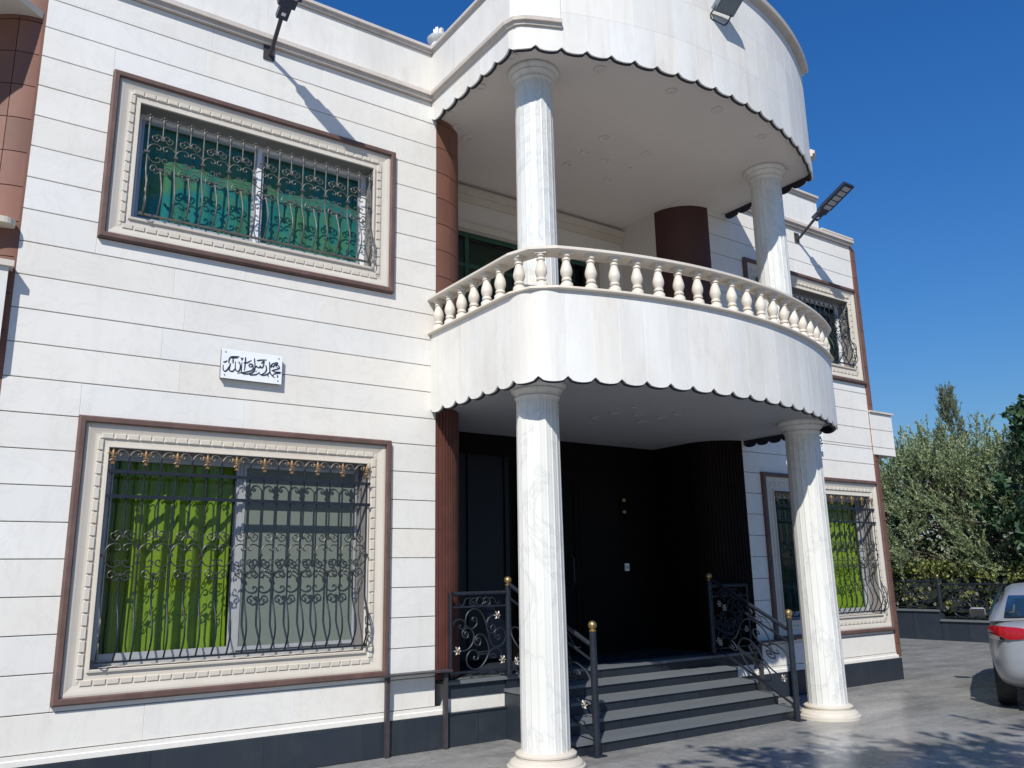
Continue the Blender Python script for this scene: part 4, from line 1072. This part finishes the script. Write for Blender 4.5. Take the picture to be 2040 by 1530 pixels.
def tree(name, label, cat, loc, H, rad, mat, kind, seed, nb=60, tw=9, ct=34, L=.10, W=.018, group=None, trunk_h=None):
    rnd = random.Random(seed); g = thing(name, label, cat, loc, group)
    tr = MB(); th = trunk_h if trunk_h else H*.28; top = Vector((rnd.uniform(-.1, .1), rnd.uniform(-.1, .1), H*.82))
    tr.tube(smooth_line([(0, 0, -.05), (.04, .02, th*.5), (-.03, .05, th), tuple(top*.7), tuple(top)], 4), [.16*H/5*(1-.9*i/16) for i in range(17)], 8)
    twigs = []
    for b in range(nb):
        if kind == 'cypress':
            z = H*(.08+.92*rnd.random()**.9); f = (1-z/H)**.75; a = rnd.uniform(0, 2*PI); r = rad*f*rnd.uniform(.4, 1)+.05
            e = Vector((r*math.cos(a), r*math.sin(a), z)); base = Vector((0, 0, z-.25)); main = Vector((.25*math.cos(a), .25*math.sin(a), 1)).normalized()
        else:
            a = rnd.uniform(0, 2*PI); ph = rnd.uniform(-1.0, 1); rr = rnd.uniform(.55, 1)**.6
            lump = 1+.22*math.sin(3*a+seed)+.15*math.sin(5*a+2*ph+seed)
            cz = H*.58; e = Vector((rad*rr*lump*math.cos(a)*math.cos(ph*1.3), rad*rr*lump*math.sin(a)*math.cos(ph*1.3), cz+(H*.42)*rr*math.sin(ph*1.45)))
            base = Vector((0, 0, min(e.z*.75, H*.6))); main = (e-base).normalized(); main = (main+Vector((0, 0, .55 if kind == 'olive' else .1))).normalized()
        if kind != 'cypress' and b % 2 == 0:
            mid = (base+e)/2+Vector((rnd.gauss(0, .1), rnd.gauss(0, .1), .08)); tr.tube([base, mid, e], [.035, .022, .008], 5, cap=False)
        for q in range(tw):
            s = e+Vector((rnd.gauss(0, .20), rnd.gauss(0, .20), rnd.gauss(0, .20)))*(rad/1.7)
            dd = (main+Vector((rnd.gauss(0, .5), rnd.gauss(0, .5), rnd.gauss(0, .4)))).normalized()
            if kind == 'cypress': s = e; dd = (main+Vector((rnd.gauss(0, .25), rnd.gauss(0, .25), .3))).normalized()
            twigs.append((s, dd, rnd.uniform(.3, .75)*(1 if kind == 'olive' else .6), ct))
    tr.build('trunk', M['bark'], g, 60)
    leaves('crown', twigs, L, W, mat, g, .42 if kind == 'olive' else (.3 if kind == 'cypress' else .9), None, seed, 0 if kind != 'broad' else .5)
    return g
GT = 'trees behind the garden fence'
tree('olive_tree', 'silvery olive tree behind the fence nearest the house corner', 'tree', (17.4, 5.1, .28), 4.25, 1.75, M['olive'], 'olive', 11, 95, 11, 56, .085, .0125, GT)
tree('olive_tree', 'broad silvery olive tree in the middle of the row behind the fence', 'tree', (17.1, 3.35, .28), 4.15, 1.75, M['olive'], 'olive', 12, 95, 11, 56, .085, .0125, GT)
tree('olive_tree', 'silvery olive tree rising behind the parked silver car', 'tree', (17.2, 1.5, .28), 3.9, 1.75, M['olive'], 'olive', 13, 90, 11, 54, .085, .0125, GT)
tree('olive_tree', 'olive tree at the far end of the row, beyond the car', 'tree', (17.5, -1.2, .28), 4.4, 1.8, M['olive'], 'olive', 14, 70, 8, 34, .11, .02, GT)
tree('olive_tree', 'olive tree half hidden behind the right corner of the house', 'tree', (18.3, 7.4, .28), 4.4, 1.9, M['olive'], 'olive', 15, 80, 8, 36, .11, .02, GT)
tree('olive_tree', 'tall feathery olive tree deeper in the garden behind the others', 'tree', (19.9, 4.6, .28), 4.9, 2.1, M['olive'], 'olive', 18, 80, 9, 48, .095, .015, GT)
tree('olive_tree', 'olive tree filling the gap low behind the middle of the row', 'tree', (20.2, 2.5, .28), 4.3, 2.1, M['olive'], 'olive', 19, 80, 9, 48, .095, .015, GT)
tree('cypress_tree', 'pointed cypress whose tip stands above the olive trees', 'tree', (18.4, 3.85, .28), 5.75, .8, M['cypress'], 'cypress', 16, 200, 5, 18, .09, .012, GT)
tree('broadleaf_tree', 'dark green broad-leaved tree at the right edge above the car', 'tree', (16.5, .35, .28), 4.9, 1.55, M['broad'], 'broad', 17, 60, 7, 16, .17, .065, GT)
def hedge():
    rnd = random.Random(5); tw = []
    for i in range(3600):
        y = rnd.uniform(-9, 9); x = rnd.uniform(15.85, 16.7); z = 1.50+rnd.uniform(-.95, .05)+.06*math.sin(y*2.1)+.05*math.sin(y*5.3)
        if rnd.random() < .45: z = 1.50+rnd.uniform(-.15, .08)+.06*math.sin(y*2.1)
        tw.append((Vector((x, y, z)), Vector((rnd.gauss(0, .3), rnd.gauss(0, .3), 1)).normalized(), .16, 11))
    g = thing('hedge', 'clipped yellow-green hedge behind the iron fence', 'hedge', (16.3, 0, .3))
    q = MB(); q.box(-.28, .28, -9.0, 9.0, .0, 1.05); q.build('stems', M['hedge_core'], g)
    leaves('foliage', [(p-Vector((16.3, 0, .3)), d, l, c) for p, d, l, c in tw], .085, .030, M['hedge'], g, .7, None, 5)
hedge()
# the tree right of the camera whose branches shade the paving
def shade_tree():
    rnd = random.Random(21); g = thing('shade_tree', 'loose leafy tree beside the drive whose shadow falls on the paving', 'tree', (1.3, -9.2, 0))
    o = Vector((1.3, -9.2, 0)); tr = MB()
    tr.tube([Vector((0, 0, 0)), Vector((.05, .1, 1.8)), Vector((0, .4, 3.4)), Vector((-.1, .9, 4.6))], [.14, .11, .08, .05], 8); tw = []
    tips = [(-1.9, -6.0, 4.7), (-1.2, -5.7, 4.9), (-.6, -6.1, 4.6), (.1, -6.5, 4.8), (.6, -7.0, 4.9), (1.2, -7.4, 4.6), (1.0, -8.1, 5.0), (-.9, -6.6, 5.1), (2.0, -6.9, 4.6), (-.1, -7.6, 5.2)]
    for t in tips:
        e = Vector(t)-o; b = Vector((0, .4, 3.4)); mid = (b+e)/2+Vector((0, 0, .35)); tr.tube(smooth_line([b, mid, e], 5), [.05-.004*i for i in range(11)], 5)
        for q in range(26):
            f = rnd.uniform(.35, 1.05); s = mid+(e-mid)*f+Vector((rnd.gauss(0, .22), rnd.gauss(0, .22), rnd.gauss(0, .15)))
            tw.append((s, ((e-b).normalized()+Vector((rnd.gauss(0, .5), rnd.gauss(0, .5), rnd.gauss(0, .3)))).normalized(), .45, 16))
    tr.build('trunk', M['bark'], g, 60); leaves('crown', tw, .16, .035, M['broad'], g, .5, None, 22)
shade_tree()

# ------------------------------------------------------------------ car
def car():
    g = thing('parked_car', 'silver saloon car parked at the right edge, seen from its rear left corner', 'car', (6.35, -2.38, 0))
    ang = R(26); g.rotation_euler[2] = ang        # local x forward, y left; rear left corner at the origin
    Wd = .89; cy = -Wd
    # stations: x, half width at waist, z low, z waist, z deck edge, z deck centre
    ST = [(0.02, .60, .42, .70, .88, .92), (.06, .74, .34, .70, .93, .985), (.18, .835, .26, .72, .965, 1.02), (.45, .875, .22, .74, .975, 1.035), (.95, .89, .20, .75, .955, 1.02), (1.6, .89, .19, .74, .93, .98), (2.6, .89, .19, .73, .91, .95), (3.2, .885, .20, .72, .885, .96), (3.8, .85, .22, .68, .82, .90), (4.2, .76, .26, .62, .74, .80), (4.42, .58, .34, .56, .66, .70), (4.48, .40, .42, .54, .60, .62)]
    vs = []; fs = []; n = 13
    for (x, hw, zl, zw, ze, zc) in ST:
        half = [(0, zl), (hw*.80, zl), (hw*.955, zl+.08), (hw, zl+(zw-zl)*.6), (hw*.992, zw), (hw*.955, ze-.03), (hw*.82, ze+.012)]
        ring = [(cy+a, z) for a, z in half]+[(cy, zc)]+[(cy-a, z) for a, z in reversed(half[1:])]
        ring = [(cy-a, z) for a, z in reversed(half[1:])][::-1]
        ring = [(cy, zl)]+[(cy+a, z) for a, z in half[1:]]+[(cy, zc)]+[(cy-a, z) for a, z in reversed(half[1:])]
        n = len(ring)
        vs += [(x, y, z) for y, z in ring]
    for i in range(len(ST)-1):
        for j in range(n): fs.append((i*n+j, i*n+(j+1) % n, (i+1)*n+(j+1) % n, (i+1)*n+j))
    fs += [tuple(range(n)), tuple(reversed(range((len(ST)-1)*n, len(ST)*n)))]
    b = MB().add(vs, fs).build('body', M['car_paint'], g, 60)
    md = b.modifiers.new('sub', 'SUBSURF'); md.levels = 2; md.render_levels = 2
    # cabin
    CB = [(.33, .84, .78, .965, .985), (.58, .85, .73, .965, 1.12), (.88, .855, .67, .965, 1.265), (1.25, .855, .635, .955, 1.345), (1.8, .855, .625, .945, 1.38), (2.35, .855, .63, .935, 1.355), (2.8, .85, .68, .925, 1.20), (3.2, .82, .77, .90, .95)]
    vs = []; fs = []
    for (x, hb, ht, zb, zt) in CB:
        h2 = [(hb, zb), (hb*.45+ht*.55+.02, zb+(zt-zb)*.5), (ht+.016, zt-.30*(zt-zb)), (ht-.02, zt-.10*(zt-zb)), (ht-.10, zt-.005), (ht*.5, zt+.015), (0, zt+.022)]
        ring = [(cy+a, z) for a, z in h2]+[(cy-a, z) for a, z in reversed(h2[:-1])]
        vs += [(x-.10*(1-(abs(y-cy)/max(hb, .1))**2)*(1 if x < 1.3 else -1), y, z) for y, z in ring]
    k = 13
    for i in range(len(CB)-1):
        for j in range(k-1): fs.append((i*k+j, i*k+j+1, (i+1)*k+j+1, (i+1)*k+j))
        fs.append((i*k+k-1, i*k, (i+1)*k, (i+1)*k+k-1))
    fs += [tuple(range(k)), tuple(reversed(range((len(CB)-1)*k, len(CB)*k)))]
    c = MB().add(vs, fs).build('cabin', M['car_paint'], g, 70)
    # rear window: a curved sheet just proud of the cabin's sloping back
    q = MB(); vs = []; fs = []
    for i in range(6):
        t = i/5; x = .36+(.80-.36)*t; z = 1.03+(1.25-1.03)*t+.012*math.sin(PI*t); hw = .685-.075*t
        for j in range(9):
            s_ = -1+2*j/8; vs.append((x-.10*(1-(hw*s_/.85)**2)-.004, cy+hw*s_, z+.012-.006*s_*s_))
    for i in range(5):
        for j in range(8): fs.append((i*9+j, i*9+j+1, (i+1)*9+j+1, (i+1)*9+j))
    rw = q.add(vs, fs).build('rear_window', M['car_glass'], g, 60); md = rw.modifiers.new('th', 'SOLIDIFY'); md.thickness = .012
    for sy in (1, -1):
        q = MB(); y = lambda a: cy+sy*a
        q.add([(.95, y(.835), 1.02), (2.78, y(.835), .985), (2.42, y(.678), 1.29), (1.9, y(.672), 1.325), (1.2, y(.695), 1.28)], [(0, 1, 2, 3, 4)])
        o = q.build('side_window', M['car_glass'], g); md = o.modifiers.new('th', 'SOLIDIFY'); md.thickness = .02; md.offset = 0
        # tail lamp wraps the corner
        q = MB(); pts = [(.235, .853), (.13, .812), (.062, .745), (.035, .66), (.028, .56), (.02, .47)]; lo = [.862, .848, .822, .79, .795, .815]; hi = [.93, .935, .935, .93, .922, .905]
        vs = []; fs = []
        for (p, l_, h_) in zip(pts, lo, hi): vs += [(p[0]-.012, y(p[1]+.012), l_), (p[0]-.022, y(p[1]+.02), (l_+h_)/2), (p[0]-.004, y(p[1]+.008), h_), (p[0]+.05, y(p[1]-.03), h_), (p[0]+.05, y(p[1]-.03), l_)]
        for i in range(5):
            for j in range(5): fs.append((i*5+j, i*5+(j+1) % 5, (i+1)*5+(j+1) % 5, (i+1)*5+j))
        fs += [(0, 1, 2, 3, 4), (29, 28, 27, 26, 25)]
        q.add(vs, fs).build('tail_light', M['tail'], g, 50)
        q = MB(); q.add([(.228, y(.868), .80), (.12, y(.830), .79), (.045, y(.762), .785), (.045, y(.762), .818), (.12, y(.830), .842), (.228, y(.868), .856), (.235, y(.80), .80), (.13, y(.76), .79), (.09, y(.70), .785), (.09, y(.70), .818), (.13, y(.76), .842), (.235, y(.80), .856)],
              [(0, 1, 4, 5), (1, 2, 3, 4), (6, 7, 1, 0), (7, 8, 2, 1), (5, 4, 10, 11), (4, 3, 9, 10)]); q.build('reverse_light', M['tail_clear'], g)
        # mirror
        q = MB(); q.obox((2.50, y(.985), .985), (1, 0, 0), .06, (0, 1, 0), .10, (0, 0, 1), .062); o = q.build('side_mirror', M['car_paint'], g)
        md = o.modifiers.new('bv', 'BEVEL'); md.width = .04; md.segments = 4
        MB().box(2.425, 2.44, y(.985)-.085, y(.985)+.085, .935, 1.03).build('mirror_glass', M['dark_plastic'], o)
        q = MB(); q.obox((2.52, y(.89), .955), (1, 0, 0), .03, (0, 1, 0), .035, (0, 0, 1), .02); q.build('mirror_arm', M['dark_plastic'], o)
    q = MB(); q.add([(-.01, cy-.56, .33), (-.01, cy+.56, .33), (-.01, cy+.50, .50), (-.01, cy-.50, .50), (.2, cy-.56, .30), (.2, cy+.56, .30), (.2, cy+.5, .47), (.2, cy-.5, .47)],
          [(0, 1, 2, 3), (4, 7, 6, 5), (0, 4, 5, 1), (1, 5, 6, 2), (2, 6, 7, 3), (3, 7, 4, 0)]); q.build('rear_valance', M['dark_plastic'], g)
    q = MB()
    for sy in (1, -1): q.tube([(.012, cy+sy*.40, .80), (.004, cy+sy*.415, .70), (.0, cy+sy*.40, .63), (.0, cy+sy*.33, .60)], .007, 5)
    q.tube([(.0, cy-.33, .60), (.0, cy+.33, .60)], .007, 5); q.build('boot_seam', M['dark_plastic'], g)
    for sx in (.80, 3.48):
        for sy in (1, -1):
            yo = cy+sy*.865; yi = cy+sy*.66
            ty = MB(); pr = []
            for (r_, o_) in ((.19, .0), (.295, -.005), (.315, .02), (.318, .06), (.318, .15), (.31, .19), (.19, .2)): pr.append((r_, o_))
            vs = []; fs = []; nn = 28
            for (r_, o_) in pr:
                for j in range(nn):
                    a = 2*PI*j/nn; vs.append((sx+r_*math.cos(a), yo-sy*o_, .318+r_*math.sin(a)))
            for i in range(len(pr)-1):
                for j in range(nn): fs.append((i*nn+j, i*nn+(j+1) % nn, (i+1)*nn+(j+1) % nn, (i+1)*nn+j))
            ty.add(vs, fs); wh = ty.build('wheel', M['rubber'], g, 40)
            rm = MB(); 
            for k2 in range(5):
                a = 2*PI*k2/5; rm.obox((sx+.10*math.cos(a), yo-sy*.02, .318+.10*math.sin(a)), (math.cos(a), 0, math.sin(a)), .09, (0, 1, 0), .012, (-math.sin(a), 0, math.cos(a)), .022)
            vs = [(sx, yo-sy*.03, .318)]+[(sx+.19*math.cos(2*PI*j/nn), yo-sy*.045, .318+.19*math.sin(2*PI*j/nn)) for j in range(nn)]
            rm.add(vs, [(0, 1+j, 1+(j+1) % nn) for j in range(nn)]); rm.build('rim', M['alu'], wh)
    for sy in (.3, -.3): MB().sphere((.012, cy+sy*1.8, .56), .012, 5).build('parking_sensor', M['dark_plastic'], g)
car()
bpy.data.objects.remove(nt_)
